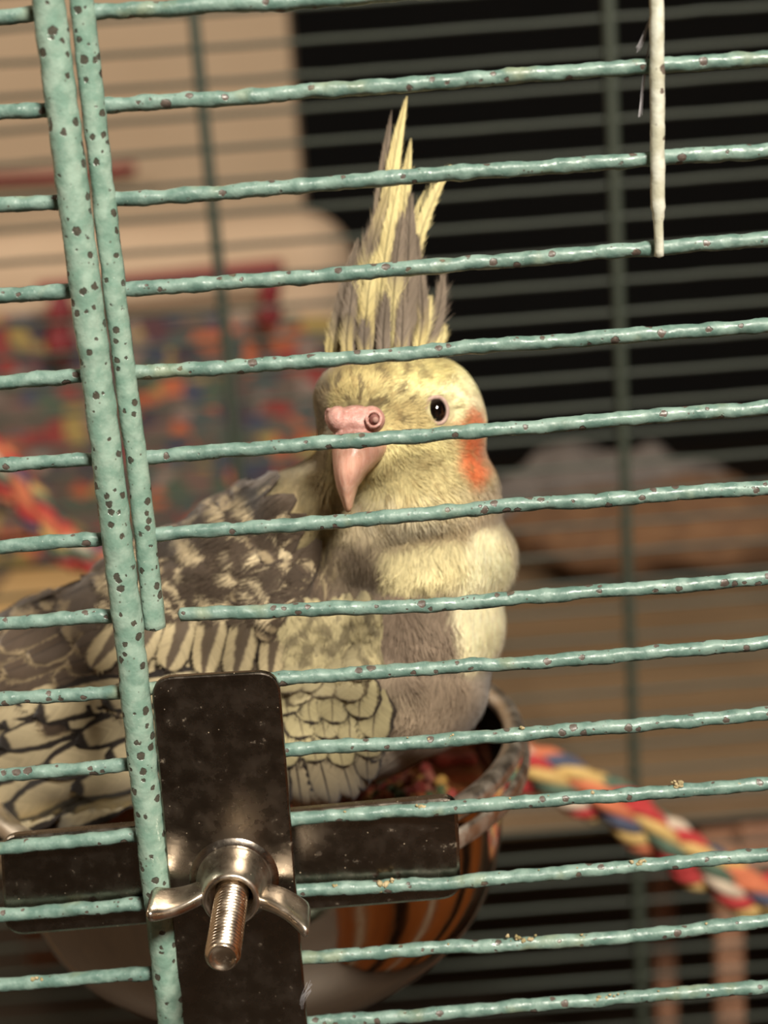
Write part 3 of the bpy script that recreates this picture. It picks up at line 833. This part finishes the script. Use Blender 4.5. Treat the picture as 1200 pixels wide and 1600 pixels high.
# ---- wing feathers, each its own sub-part of the wing
def feather_mat(name, centre, edge, ew, shaft=None, sw=.06, tipc=None, tt=.8, halfdark=None, fuzz=.12):
    N = NT(name); tc = N.n('TexCoord'); sp = N.n('SeparateXYZ'); N.l(tc.outputs['UV'], sp.inputs[0])
    P = N.coord()
    oi = N.n('ObjectInfo'); rnd = oi.outputs['Random']
    u = N.math('ABSOLUTE', N.math('SUBTRACT', N.math('MULTIPLY', sp.outputs[0], 2.0), 1.0)); t = sp.outputs[1]
    # barb coordinate: runs obliquely off the shaft
    cb = N.n('CombineXYZ'); bcoord = N.math('SUBTRACT', N.math('MULTIPLY', t, 3.0), N.math('MULTIPLY', u, .7)); N.l(bcoord, cb.inputs[0]); N.l(rnd, cb.inputs[1])
    bn = N.noise(cb.outputs[0], 16, 3, .7)
    j = N.math('MULTIPLY', N.math('SUBTRACT', bn, .5), fuzz*4); j2 = N.math('MULTIPLY', N.math('SUBTRACT', N.noise(P, .25, 2), .5), .5)
    jj = N.math('ADD', j, j2)
    e = N.math('MAXIMUM', N.math('POWER', u, 1.3), N.math('POWER', t, 5.0)); e = N.math('ADD', e, N.math('MULTIPLY', jj, .6))
    c = N.mix(N.mr(bn, .3, .7), L4(centre), L4(tuple(x*.86 for x in centre)))
    if halfdark:
        k = N.mr(N.math('ADD', u, N.math('ADD', N.math('MULTIPLY', t, .35), jj)), .42, .62, 1, 0); c = N.mix(N.math('MULTIPLY', k, .95), c, L4(halfdark))
    if tipc:
        tj = N.math('ADD', t, jj); k = N.math('MULTIPLY', N.mr(tj, tt-.06, tt+.06), N.mr(tj, tt+.13, tt+.2, 1, 0)); c = N.mix(k, c, L4(tipc))
    c = N.mix(N.mr(e, 1-ew-.07, 1-ew+.07), c, L4(edge))
    if shaft: c = N.mix(N.mr(u, sw*.5, sw, .9, 0), c, L4(shaft))
    hue = N.mr(rnd, 0, 1, .86, 1.1, 'LINEAR'); x = N.n('HueSaturation'); N.l(hue, x.inputs['Value']); N.l(c, x.inputs['Color'])
    N.bump(bn, .25, .7)
    return N.set(x.outputs[0], .62, 0.0, Sheen_Weight=.2, Specular_IOR_Level=.3)
BUFF, DK = (190, 174, 134), (52, 42, 34)
M_sc = feather_mat('scalloped_covert', (184, 172, 130), DK, .22, (84, 72, 54), .05)
M_ol = feather_mat('olive_covert', (180, 168, 130), (104, 92, 70), .26, None, .05, fuzz=.2)
M_hf = feather_mat('buff_covert', (192, 176, 138), DK, .13, None, halfdark=(78, 65, 52), fuzz=.1)
M_dk = feather_mat('dark_scapular', (86, 72, 58), (62, 50, 40), .2, None, tipc=(150, 134, 104), tt=.8, fuzz=.14)
M_dp = feather_mat('brown_covert', (82, 67, 53), (160, 142, 110), .17, (50, 40, 32), .06, fuzz=.1)
M_cr = feather_mat('cream_flight', (190, 175, 140), (34, 27, 22), .42, None, fuzz=.05)
M_gr = feather_mat('grey_flight', (168, 154, 124), (36, 28, 24), .26, (52, 42, 34), .08, fuzz=.05)
M_md = feather_mat('mantle_feather', (92, 77, 62), (84, 70, 56), .12, None, tipc=(196, 178, 142), tt=.62, fuzz=.2)
# wing base: a close-fitting sheet over the side of the body
V, Fc, idx = [], [], {}
GX, GY = 60, 36
for j in range(GY+1):
    for i in range(GX+1):
        x = -80+640*i/GX; top = np.interp(x, [-80, 0, 100, 200, 300, 400, 480, 560], [1080, 1040, 985, 935, 900, 880, 930, 1000])
        bot = np.interp(x, [-80, 0, 200, 400, 560], [1240, 1255, 1285, 1290, 1180])
        y = top+(bot-top)*j/GY; p, n_ = hit(x, y)
        if p is not None:
            e_ = min(i, GX-i, j, GY-j)/3.0; idx[(i, j)] = len(V); V.append(p+n_*(-.2+.8*min(1, e_)))
for j in range(GY):
    for i in range(GX):
        q = [(i, j), (i+1, j), (i+1, j+1), (i, j+1)]
        if all(a in idx for a in q): Fc.append(tuple(idx[a] for a in q))
wing_o = link('wing', V, Fc, simple('wing_down', (72, 60, 48), (88, 74, 58), .3, .9, .2), bird)
fcount = 0; FV, FF = [], []
def feather(x, y, dx, dy, L, w, mat, lay, tiplift=1.0, pw=.5, nx=8, ny=12, curve=0.0, name='feather', barbs=2.2):
    """lay a feather on the body from base (x, y) along (dx, dy); sizes in pixels"""
    global fcount
    l = math.hypot(dx, dy); dx, dy = dx/l, dy/l
    V, Fc, UV = [], [], []; prev = None; ok = 0
    sd = random.random()*50
    for j in range(ny+1):
        t = 1-(1-j/ny)**1.6
        wt = w*.5*min(1, (t*2.2+.28))*(max(0.0, 1-max(0, (t-.55)/.45)**2.6))**pw
        for i in range(nx+1):
            s = 2*i/nx-1
            fr_ = 1+(.05*math.sin(sd+t*43)+.03*math.sin(sd*2+t*91))*(abs(s) > .8)
            off = s*wt*fr_; ax = L*t+(random.uniform(-.02, .02)*L if t > .95 else 0)
            cvx = curve*L*t*t
            x_ = x+dx*ax-dy*(off+cvx); y_ = y+dy*ax+dx*(off+cvx)
            p, n_ = hit(x_, y_, prev)
            if p is None: return None
            prev = p
            V.append(p+n_*(lay+tiplift*t**1.3+.35*(1-s*s))); UV.append(((s+1)/2, t))
    for j in range(ny):
        for i in range(nx): a = j*(nx+1)+i; Fc.append((a, a+1, a+nx+2, a+nx+1))
    if barbs:      # loose barb tips along both edges and the end
        nb = int(L/barbs)
        for side in (-1, 1):
            for b in range(nb):
                t = .25+.78*(b+random.random()*.6)/nb; t = min(t, 1)
                wt = w*.5*min(1, (t*2.2+.28))*(max(0.0, 1-max(0, (t-.55)/.45)**2.6))**pw
                for (s0, ln) in ((.8, random.uniform(.16, .34)),):
                    q = []
                    for k, (ds, dt) in enumerate(((0, -.012), (0, .012), (.55, .5), (1, 1))):
                        off = side*(wt*s0+ds*w*.5*ln*.8); ax = L*(t+ (dt if k < 2 else dt*ln*.5*w/L*1.4))
                        x_ = x+dx*ax-dy*off; y_ = y+dy*ax+dx*off
                        p, n_ = hit(x_, y_, prev)
                        if p is None: break
                        q.append(p+n_*(lay+tiplift*t**1.3+.25))
                        UV.append(((side*min(1, s0+.2*ds)+1)/2, min(1, t)))
                    if len(q) == 4:
                        a = len(V); V += q; Fc.append((a, a+1, a+2)); Fc.append((a+1, a+3, a+2))
                    else: UV = UV[:len(V)]
    fcount += 1
    o_ = len(FV); FV.extend(V); FF.extend([tuple(q+o_ for q in f) for f in Fc])
    return link(name, V, Fc, mat, wing_o, uv=UV)
J = random.uniform
def rows(lst): 
    for a in lst: feather(*a)
# flight feathers at lower left (cream with bold dark edges)
for k, y0 in enumerate((1262, 1218, 1172, 1128, 1092)):
    for i in range(4):
        x0 = 330-i*104+(k % 2)*50; feather(x0+J(-6, 6), y0-44+i*12, -1, .34+J(-.06, .06), 168, 54+J(-4, 4), M_cr, .5+.14*(4-i)+k*.16, .9, .55, curve=J(-.06, .06), barbs=0)
# long flight feathers hanging at lower right of the wing
for (x, y, dx, dy, L, w) in ((455, 1130, .15, 1, 125, 46), (485, 1130, .25, 1, 122, 46), (520, 1125, .22, 1, 115, 46), (550, 1120, .1, 1, 105, 42), (575, 1110, -.05, 1, 100, 40),
                             (425, 1130, .1, 1, 130, 46), (395, 1130, 0, 1, 140, 46), (360, 1130, -.1, 1, 145, 46), (470, 1165, .35, .9, 95, 40), (600, 1098, -.25, 1, 85, 34)):
    feather(x, y, dx, dy, L, w+6, M_gr, .7+random.random()*.3, .9, barbs=0)
# long brown coverts at far left
for k, (x0, y0) in enumerate(((250, 960), (235, 990), (215, 1020), (205, 1050), (190, 1075), (170, 975), (140, 1005), (120, 1035), (95, 1062), (70, 1015), (40, 1045), (15, 1075), (130, 960), (95, 985))):
    feather(x0, y0, -1, .48+J(-.06, .06), 135, 48, M_dp, .9+.05*k, 1.0, .5, curve=J(-.04, .04))
for k, (x0, y0) in enumerate(((225, 1075), (190, 1098), (150, 1090), (100, 1100), (60, 1110), (235, 1110), (120, 1070))):
    feather(x0, y0, -1, .33, 92, 46, M_cr, 1.0, 1.0, .5)
# buff coverts, middle of the wing
for (x, y, dx, dy, L, w) in ((262, 936, -.5, 1, 112, 54), (304, 940, -.38, 1, 112, 54), (350, 944, -.3, 1, 112, 52), (392, 948, -.2, 1, 108, 50), (432, 952, -.1, 1, 102, 42),
                             (222, 955, -.75, 1, 110, 50), (240, 1015, -.5, 1, 110, 50), (290, 1025, -.35, 1, 110, 52), (345, 1030, -.25, 1, 110, 52), (400, 1030, -.1, 1, 110, 48)):
    feather(x, y, dx, dy, L, w, M_hf, 1.5 if y < 1000 else 1.1, 1.0, .45, barbs=3)
# scalloped coverts
for r_i, y0 in enumerate((1142, 1112, 1082, 1052, 1022)):
    x = 440+(r_i % 2)*24
    while x < 626-(24 if r_i == 0 else 0):
        if x > (575 if r_i > 2 else 602): break
        feather(x+J(-4, 4), y0-(x-440)*.08+J(-4, 4)-22, .06-(x-500)*.0018+J(-.09, .09), 1, 70+J(-3, 6), 58, M_sc if r_i < 3 else M_ol, 1.0+.16*r_i, .9, .42, barbs=3)
        x += 45
# olive lesser coverts
for r_i in range(6):
    y0 = 1032-r_i*17; x = 446+(r_i % 2)*10+r_i*3
    while x < 598-abs(r_i-3)*6:
        feather(x+J(-5, 5), y0-(x-440)*.08+J(-5, 5)-12, .05+J(-.3, .3), 1, 38+J(-4, 6), 26, M_ol, 1.5+.07*r_i, .4, .5, 6, 8, barbs=1.2); x += 21
# mantle and scapular feathers
for r_i in range(9):
    for c_i in range(10):
        f = c_i/9
        x = 470-f*(250+r_i*6)+J(-7, 7)+(r_i % 2)*13; y = 736+f*160+r_i*23+J(-6, 6)
        if y > 945 or x < 178: continue
        p, n_ = hit(x, y)
        if p is None or (r_i < 2 and c_i < 1): continue
        feather(x, y, -.85, .35+r_i*.09+J(-.12, .12), 74+J(-8, 12), 36, M_md if random.random() < .5 else M_dk, .7+.07*(8-r_i)+.04*(9-c_i), .4, .5, 6, 10, barbs=1.1)
for c_i in range(9):
    feather(506-c_i*8-J(0, 6), 838+c_i*12, -.5, 1, 70, 36, M_dk if c_i % 3 else M_md, 1.3, .9, .5, barbs=1.1)
for x, y in ((170, 905), (130, 925), (90, 948), (200, 915), (210, 945), (60, 975), (150, 950)):
    feather(x, y, -1, .5, 120, 44, M_dk, 1.1, .9)
print('FEATHERS', fcount)
# loose down filaments lying over the mantle and the lesser coverts
wb = BVHTree.FromPolygons(FV, FF)
def strands_to_object(name, root, D, Nn, Ln, lift, wd, c0, parent):
    n = len(root); Sd = np.cross(Nn, D)
    midp = root+D*(Ln*.5)[:, None]+Nn*(Ln*lift*.75)[:, None]; tip = root+D*Ln[:, None]+Nn*(Ln*lift*.9)[:, None]
    PV = np.stack([root-Sd*wd[:, None], root+Sd*wd[:, None], midp-Sd*wd[:, None]*.9, midp+Sd*wd[:, None]*.9, tip], 1).reshape(-1, 3)
    PC = np.repeat(c0, 5, axis=0)
    b = np.arange(n)*5; q4 = np.stack([b, b+1, b+3, b+2], 1); t3 = np.stack([b+2, b+3, b+4], 1)
    me = bpy.data.meshes.new(name); me.vertices.add(len(PV)); me.vertices.foreach_set('co', ((PV-np.array(bird['_o']))*MM).ravel())
    me.loops.add(n*7); me.loops.foreach_set('vertex_index', np.concatenate([q4, t3], 1).ravel().astype(np.int32))
    me.polygons.add(n*2); me.polygons.foreach_set('loop_start', np.stack([np.arange(n)*7, np.arange(n)*7+4], 1).ravel().astype(np.int32))
    me.update(calc_edges=True); finish(me, M_plum, True, None, PC)
    o = bpy.data.objects.new(name, me); COL.objects.link(o); o.parent = parent; o['kind'] = 'stuff'
pu, pv, pp, pn = [], [], [], []
while len(pu) < 26000:
    if random.random() < .68: x, y = random.uniform(170, 540), random.uniform(715, 965); ol = 0
    else: x, y = random.uniform(440, 615), random.uniform(935, 1052); ol = 1
    if ol and ((x-525)/88)**2+((y-990)/62)**2 > 1: continue
    if vnoise([x], [y], .03, 21)[0] < -.22: continue
    d = (fwd + rt*((x-600)/F) - up*((y-800)/F)).normalized(); h = wb.ray_cast(CAM, d)
    if h[0] is None: continue
    n_ = hit(x, y)[1]
    if n_ is None: continue
    pu.append(x); pv.append(y); pp.append(h[0]); pn.append(n_)
pu, pv, pp, pn = map(np.array, (pu, pv, [tuple(p) for p in pp], [tuple(p) for p in pn])); n = len(pu)
olm = (((pu-525)/88)**2+((pv-990)/62)**2 < 1)
an = vnoise(pu, pv, .03, 11)*.8+rng.normal(0, .22, n)
dx = np.where(olm, -.05, -.84); dy = np.where(olm, 1.0, .52)
dx, dy = dx*np.cos(an)-dy*np.sin(an), dx*np.sin(an)+dy*np.cos(an)
Dd = dx[:, None]*np.array(rt)-dy[:, None]*np.array(up); Dd -= (Dd*pn).sum(1)[:, None]*pn; Dd /= np.linalg.norm(Dd, axis=1)[:, None]
# buff crescents across dark brown ground
ph = vnoise(pu, pv, .016, 31)*5
q = np.sin((pu*-.74+pv*.67)*.19+ph)
mk = smooth(.25, .7, q)*smooth(-.2, -.02, vnoise(pu, pv, .03, 33))
cm = lin((74, 62, 50))*(1-mk[:, None])+lin((196, 180, 146))*mk[:, None]
fk = smooth(.05, .3, vnoise(pu, pv*.8, .07, 35))
co = lin((182, 170, 130))*(1-fk[:, None]*.75)+lin((98, 88, 68))*fk[:, None]*.75
cc = np.where(olm[:, None], co, cm)*rng.normal(1, .12, n)[:, None]
strands_to_object('down', pp-pn*.05, Dd, pn, np.where(olm, 2.4, 3.6)*rng.uniform(.7, 1.3, n), rng.uniform(.02, .1, n), rng.uniform(.08, .15, n), np.clip(cc, 0, .95), bird)

# ---- crest: feathers built from a shaft and separate barbs
YEL, YE2, GRY, GR2 = (212, 198, 142), (184, 168, 112), (128, 114, 98), (104, 92, 78)
def crest(pts, Ys, w, stops, fray=.25, nb=70, ang=24, tw=0.0, name='crest_feather', wr=1.0):
    P = [at(x, y, Y) for (x, y), Y in zip(pts, Ys)]
    def cur(t): return P[0]*(1-t)**2+P[1]*2*t*(1-t)+P[2]*t*t if len(P) == 3 else None
    V, Fc, Cc = [], [], []
    def colr(t, k=1.0):
        ps = [s[0] for s in stops]; arr = np.array([lin(s[1]) for s in stops])
        return [float(np.interp(t, ps, arr[:, q]))*k for q in range(3)]
    s = ((P[1]-CAM).dot(fwd))/F; W_ = w*.5*s
    W_ *= 1.2
    def prof_(t): return W_*min(1, .45+t*2.0)*(max(0.02, 1-t**3.2))**.75
    # shaft
    n = 18; fr = frames([cur(i/n) for i in range(n+1)])
    v, f = tube([q[0]-(q[0]-CAM).normalized()*.12 for q in fr], [.22*(1-.8*i/n)+.04 for i in range(n+1)], 5)
    V += v; Fc += f; Cc += [colr(min(1, (i//5)/n), .45) for i in range(len(v))]
    # vane core + barbs
    for side in (-1, 1):
        ws = wr if side > 0 else 1.0
        base = len(V)
        for i in range(n+1):
            t = i/n; c = cur(t); T = (cur(min(1, t+.02))-cur(max(0, t-.02))).normalized(); vd = (c-CAM).normalized()
            sdv = T.cross(vd).normalized()*side; sdv = (sdv*math.cos(tw)+vd*math.sin(tw)).normalized()
            V.append(c); V.append(c+sdv*prof_(t)*.62*ws+vd*.15); Cc += [colr(t, .92)]*2
        for i in range(n): a = base+i*2; Fc.append((a, a+1, a+3, a+2))
        for b in range(nb):
            t = .02+.97*b/nb; c = cur(t); T = (cur(min(1, t+.02))-cur(max(0, t-.02))).normalized(); vd = (c-CAM).normalized()
            sdv = T.cross(vd).normalized()*side; sdv = (sdv*math.cos(tw)+vd*math.sin(tw)).normalized()
            a = R(ang*(1-.35*t)+random.gauss(0, 2.5)+(random.random() < fray)*random.uniform(0, 14))
            ln = prof_(t)*ws/math.sin(R(ang))*random.uniform(.82, 1.08)
            d1 = T*math.cos(a)+sdv*math.sin(a); d2 = T*math.cos(a*.7)+sdv*math.sin(a*.7)
            p0 = c-vd*.05; p1 = c+d1*ln*.5-vd*.12; p2 = p1+d2*ln*.5+vd*random.uniform(-.1, .25)
            wv = T*.19; k = random.uniform(.68, 1.18)
            i0 = len(V); V += [p0-wv, p0+wv, p1-wv*.8, p1+wv*.8, p2]
            cc = colr(min(1, t), k); ce = colr(min(1, t+.04), k*1.02); Cc += [cc, cc, cc, cc, ce]
            Fc.append((i0, i0+1, i0+3, i0+2)); Fc.append((i0+2, i0+3, i0+4))
    return link(name, V, Fc, M_crest, bird, col=np.clip(np.array(Cc), 0, .95), smoothed=False)
M_crest = vcol_mat('crest_plumage', .6, .2)
CR = [  # points, depths, width px, colour stops
    ([(582, 560), (580, 380), (612, 172)], (52, 57, 62), 30, [(0, GR2), (.8, GRY), (1, GR2)]),
    ([(600, 560), (588, 350), (636, 150)], (51, 55, 60), 40, [(0, GRY), (.5, GRY), (.62, YEL), (1, YEL)], ),
    ([(540, 562), (548, 450), (606, 300)], (50, 54, 58), 44, [(0, YE2), (.2, GRY), (.7, GRY), (1, GR2)]),
    ([(560, 562), (560, 430), (612, 280)], (49, 53, 57), 40, [(0, GRY), (.2, YE2), (.4, YEL), (.6, GRY), (1, YE2)]),
    ([(618, 562), (622, 380), (642, 216)], (53, 56, 60), 34, [(0, GRY), (.5, GRY), (.65, YEL), (1, YEL)]),
    ([(592, 562), (588, 430), (628, 262)], (48, 52, 57), 36, [(0, GR2), (.25, GRY), (.38, YEL), (.9, YEL), (1, YEL)]),
    ([(636, 562), (636, 430), (642, 300)], (50, 54, 58), 42, [(0, GRY), (.55, GRY), (1, GR2)]),
    ([(612, 562), (612, 450), (630, 330)], (47, 51, 55), 38, [(0, GR2), (.15, YEL), (.42, YEL), (.6, GRY), (1, GRY)]),
    ([(520, 565), (524, 500), (560, 372)], (51, 54, 58), 34, [(0, YE2), (.4, GRY), (1, GRY)]),
    ([(514, 566), (512, 530), (530, 470)], (50, 53, 56), 18, [(0, YE2), (1, YE2)]),
    ([(576, 564), (566, 480), (588, 392)], (46, 50, 53), 34, [(0, GRY), (.3, YE2), (.6, YEL), (1, YEL)]),
    ([(548, 564), (540, 500), (558, 410)], (47, 50, 54), 34, [(0, GR2), (.5, GRY), (1, GR2)]),
    ([(650, 562), (648, 470), (652, 365)], (51, 54, 58), 36, [(0, GRY), (.6, GRY), (1, GR2)]),
    ([(644, 470), (640, 370), (706, 258)], (55, 58, 62), 22, [(0, GRY), (.3, YEL), (1, YEL)]),
    ([(636, 470), (634, 350), (664, 298)], (56, 59, 62), 12, [(0, GRY), (.3, YEL), (1, YEL)]),
    ([(660, 545), (664, 470), (652, 385)], (50, 53, 56), 26, [(0, YE2), (.4, GRY), (1, GRY)]),
    ([(652, 562), (690, 510), (692, 424)], (52, 55, 58), 34, [(0, YEL), (.3, GRY), (1, GRY)]),
    ([(640, 562), (668, 520), (672, 462)], (50, 53, 56), 26, [(0, YEL), (.7, YEL), (1, YEL)]),
    ([(668, 560), (690, 545), (694, 506)], (51, 53, 56), 20, [(0, YEL), (1, YEL)]),
    ([(600, 566), (596, 520), (606, 452)], (45, 48, 51), 30, [(0, GRY), (.6, GR2), (1, GRY)]),
    ([(626, 566), (630, 520), (630, 450)], (45, 48, 51), 32, [(0, YE2), (.3, GRY), (1, GRY)]),
    ([(572, 568), (566, 535), (572, 480)], (44, 47, 50), 30, [(0, YE2), (.4, GR2), (1, GRY)]),
    ([(545, 568), (538, 535), (546, 490)], (45, 47, 50), 26, [(0, YE2), (1, GR2)]),
    ([(650, 568), (655, 545), (660, 500)], (46, 48, 51), 26, [(0, YEL), (.5, YE2), (1, GRY)]),
]
for c_ in CR:
    fy = c_[0][2]
    crest(c_[0], [y-2 for y in c_[1]], c_[2], c_[3], wr=1.8 if fy == (706, 258) else 1.0, fray=.5 if fy == (706, 258) else .22)

# ---- eye
p, n_ = hit(684, 641)
M_eye = NT('dark_eye').set(L4((14, 9, 8)), .04, 0.0, Coat_Weight=1.0, Coat_Roughness=.02)
M_skin = simple('pink_skin', (206, 178, 164), (186, 154, 142), .8, .6, .2)
q = (n_*1.0-(p-CAM).normalized()*.6).normalized(); ax = q
rM = Matrix((rt-ax*rt.dot(ax), ax, up-ax*up.dot(ax)))
rM = Matrix((rM[0].normalized(), ax, ax.cross(rM[0].normalized())*-1)).transposed()
ec = p-ax*.55
V, Fc = ellipsoid(ec, (1.95, 1.5, 2.5), rM, 40, 24); eye = link('eye', V, Fc, M_eye, bird)
rv_ = []; Fc = []
nA, nB = 48, 10
for i in range(nA):
    a = 2*math.pi*i/nA; rx = 2.05+.35*(math.cos(a) < -.6)*0; cx_, cz_ = rx*math.cos(a), 2.62*math.sin(a)
    if math.cos(a) < -.3: cz_ -= .25*(abs(math.cos(a))); cx_ -= .6*max(0, -math.cos(a)-.3)
    for k in range(nB):
        b = 2*math.pi*k/nB; out_d = Vector((math.cos(a), 0, math.sin(a)))
        l_ = Vector((cx_, 0, cz_))+out_d*.42*math.cos(b)+Vector((0, .38*math.sin(b)+.45, 0)); rv_.append(ec+rM@l_)
for i in range(nA):
    for k in range(nB): j = (i+1) % nA; Fc.append((i*nB+k, j*nB+k, j*nB+(k+1) % nB, i*nB+(k+1) % nB))
tag(link('eyelid', rv_, Fc, M_skin, bird), 'pale pink ring of skin around the eye')
# the far eye, on the hidden side of the head
c_far = at(508, 645, 64); V, Fc = ellipsoid(c_far, (1.9, 1.9, 2.2), None, 20, 12); link('eye', V, Fc, M_eye, bird)

# ---- beak and cere
def beak_mat():
    N = NT('horn_beak'); P = N.coord(); tc = N.n('TexCoord'); sp = N.n('SeparateXYZ'); N.l(tc.outputs['UV'], sp.inputs[0])
    n = N.noise(N.coord(sc=(1.2, 1.2, .12)), 1, 4)
    c = N.mix(N.mr(n, .35, .65), L4((208, 156, 136)), L4((224, 178, 158)))
    c = N.mix(N.mr(sp.outputs[1], .5, 1.0, 0, .55), c, L4((204, 168, 134)))
    c = N.mix(N.mr(N.noise(P, 1.2, 5), .6, .7, 0, .4), c, L4((230, 205, 188)))
    N.bump(n, .12)
    return N.set(c, .33, 0.0, Subsurface_Weight=.15, Subsurface_Scale=.001)
M_beak = beak_mat()
secs = [(672, 522, 602, 22.5, 8), (688, 521, 606, 21, 9), (700, 520, 604, 20, 9.2), (712, 520, 597, 19.4, 9), (724, 520.5, 586, 19, 8.6), (736, 521.5, 574, 19, 8), (748, 523, 566, 19.3, 7.2),
        (760, 526, 560, 20, 6.2), (772, 530, 556, 20.8, 5), (783, 534, 553, 21.6, 3.8), (792, 537, 551, 22.3, 2.8), (798, 540, 548.5, 23, 1.3)]
V, Fc, UV = [], [], []; nA = 32
for i, (y, xl, xr, Yr, dp) in enumerate(secs):
    Ye = Yr+dp; cx_ = (xl+xr)/2; hw = (xr-xl)/2
    for k in range(nA):
        a = 2*math.pi*k/nA; ca, sa = math.cos(a), math.sin(a)
        if sa >= 0:
            sh = -.22*hw*sa   # ridge lies left of centre
            x_ = cx_+hw*ca+sh; Y_ = Ye-dp*sa**.85
        else: x_ = cx_+hw*ca; Y_ = Ye+dp*.35*(-sa)
        yy = y+(xr > 560)*(4*ca) + (2.5*sa if sa > 0 else 0)
        V.append(at(x_, yy, Y_)); UV.append((k/nA, i/(len(secs)-1)))
for i in range(len(secs)-1):
    for k in range(nA): Fc.append((i*nA+k, i*nA+(k+1) % nA, (i+1)*nA+(k+1) % nA, (i+1)*nA+k))
Fc.append(tuple(range(nA))[::-1]); Fc.append(tuple((len(secs)-1)*nA+k for k in range(nA)))
link('beak', V, Fc, M_beak, bird, uv=UV)
# cere: remeshed from lumps
def remesh(parts, vox, it):
    V, Fc = merge(parts); tm = bpy.data.meshes.new('t'); tm.from_pydata([tuple(v) for v in V], [], Fc)
    to = bpy.data.objects.new('t', tm); COL.objects.link(to)
    md = to.modifiers.new('r', 'REMESH'); md.mode = 'VOXEL'; md.voxel_size = vox
    md = to.modifiers.new('s', 'SMOOTH'); md.factor = .6; md.iterations = it
    dg = bpy.context.evaluated_depsgraph_get(); e = to.evaluated_get(dg).to_mesh()
    V = [v.co.copy() for v in e.vertices]; Fc = [tuple(p.vertices) for p in e.polygons]
    to.evaluated_get(dg).to_mesh_clear(); bpy.data.objects.remove(to); return V, Fc
def torus(c, axis, R1, r2, nx=26, ny=10, sq=1.0):
    axis = Vector(axis).normalized(); a1 = axis.cross(Vector((0, 0, 1))).normalized(); a2 = axis.cross(a1); V, Fc = [], []
    for i in range(nx):
        a = 2*math.pi*i/nx; d = a1*math.cos(a)*sq+a2*math.sin(a)
        for k in range(ny):
            b = 2*math.pi*k/ny; V.append(Vector(c)+d*(R1+r2*math.cos(b))+axis*r2*math.sin(b))
    for i in range(nx):
        for k in range(ny): j = (i+1) % nx; Fc.append((i*ny+k, j*ny+k, j*ny+(k+1) % ny, i*ny+(k+1) % ny))
    return V, Fc
cp = [E(556, 662, 25.5, 40, 29, 4.5), E(580, 656, 24.6, 22, 22, 2.9), E(528, 656, 24.6, 18, 22, 3.8), E(556, 645, 26, 22, 12, 3.5), E(555, 684, 23.4, 34, 18, 3.4)]
nr = at(584, 655, 21.3); nlft = at(514, 651, 24.6)
cp.append(torus(nr, (.35, -1, .1), 1.45, .34)); cp.append(torus(nlft, (-1, -.45, .1), 1.3, .4))
V, Fc = remesh(cp, .25, 2)
def cere_mat():
    N = NT('pink_cere'); P = N.coord(); f = N.noise(P, .5, 5, .6)
    c = N.mix(N.mr(f, .35, .65), L4((172, 126, 116)), L4((200, 156, 146)))
    c = N.mix(N.mr(N.noise(P, 1.6, 5, .7), .6, .68, 0, .7), c, L4((226, 204, 190)))
    N.bump(N.noise(P, 1.1, 4), .3); return N.set(c, .5, 0.0, Subsurface_Weight=.15, Subsurface_Scale=.001)
cere = link('cere', V, Fc, cere_mat(), bird)
M_hole = simple('nostril_shade', (104, 62, 56), (122, 76, 68), 1.0, .7)  # dark colour on solid lumps stands in for shade inside the nostrils
V, Fc = ellipsoid(nr+Vector((.08, .2, -.0)), (.95, .5, .95), None, 20, 12); tag(link('nostril', V, Fc, M_hole, cere), 'round nostril hole, its shade given by a dark-coloured lump')
V, Fc = ellipsoid(nr+Vector((.3, -.1, -.15)), (.6, .5, .65), None, 16, 10); tag(link('operculum', V, Fc, simple('operculum', (158, 122, 112), None, .5, .85), cere), 'small grey-pink knob inside the nostril')
V, Fc = ellipsoid(nlft+Vector((.35, -.25, 0)), (.5, 1.0, 1.25), None, 20, 12); tag(link('nostril', V, Fc, M_hole, cere), 'slit of the far nostril, its shade given by a dark-coloured lump')

for o in bpy.data.objects:
    if '_o' in o: del o['_o']
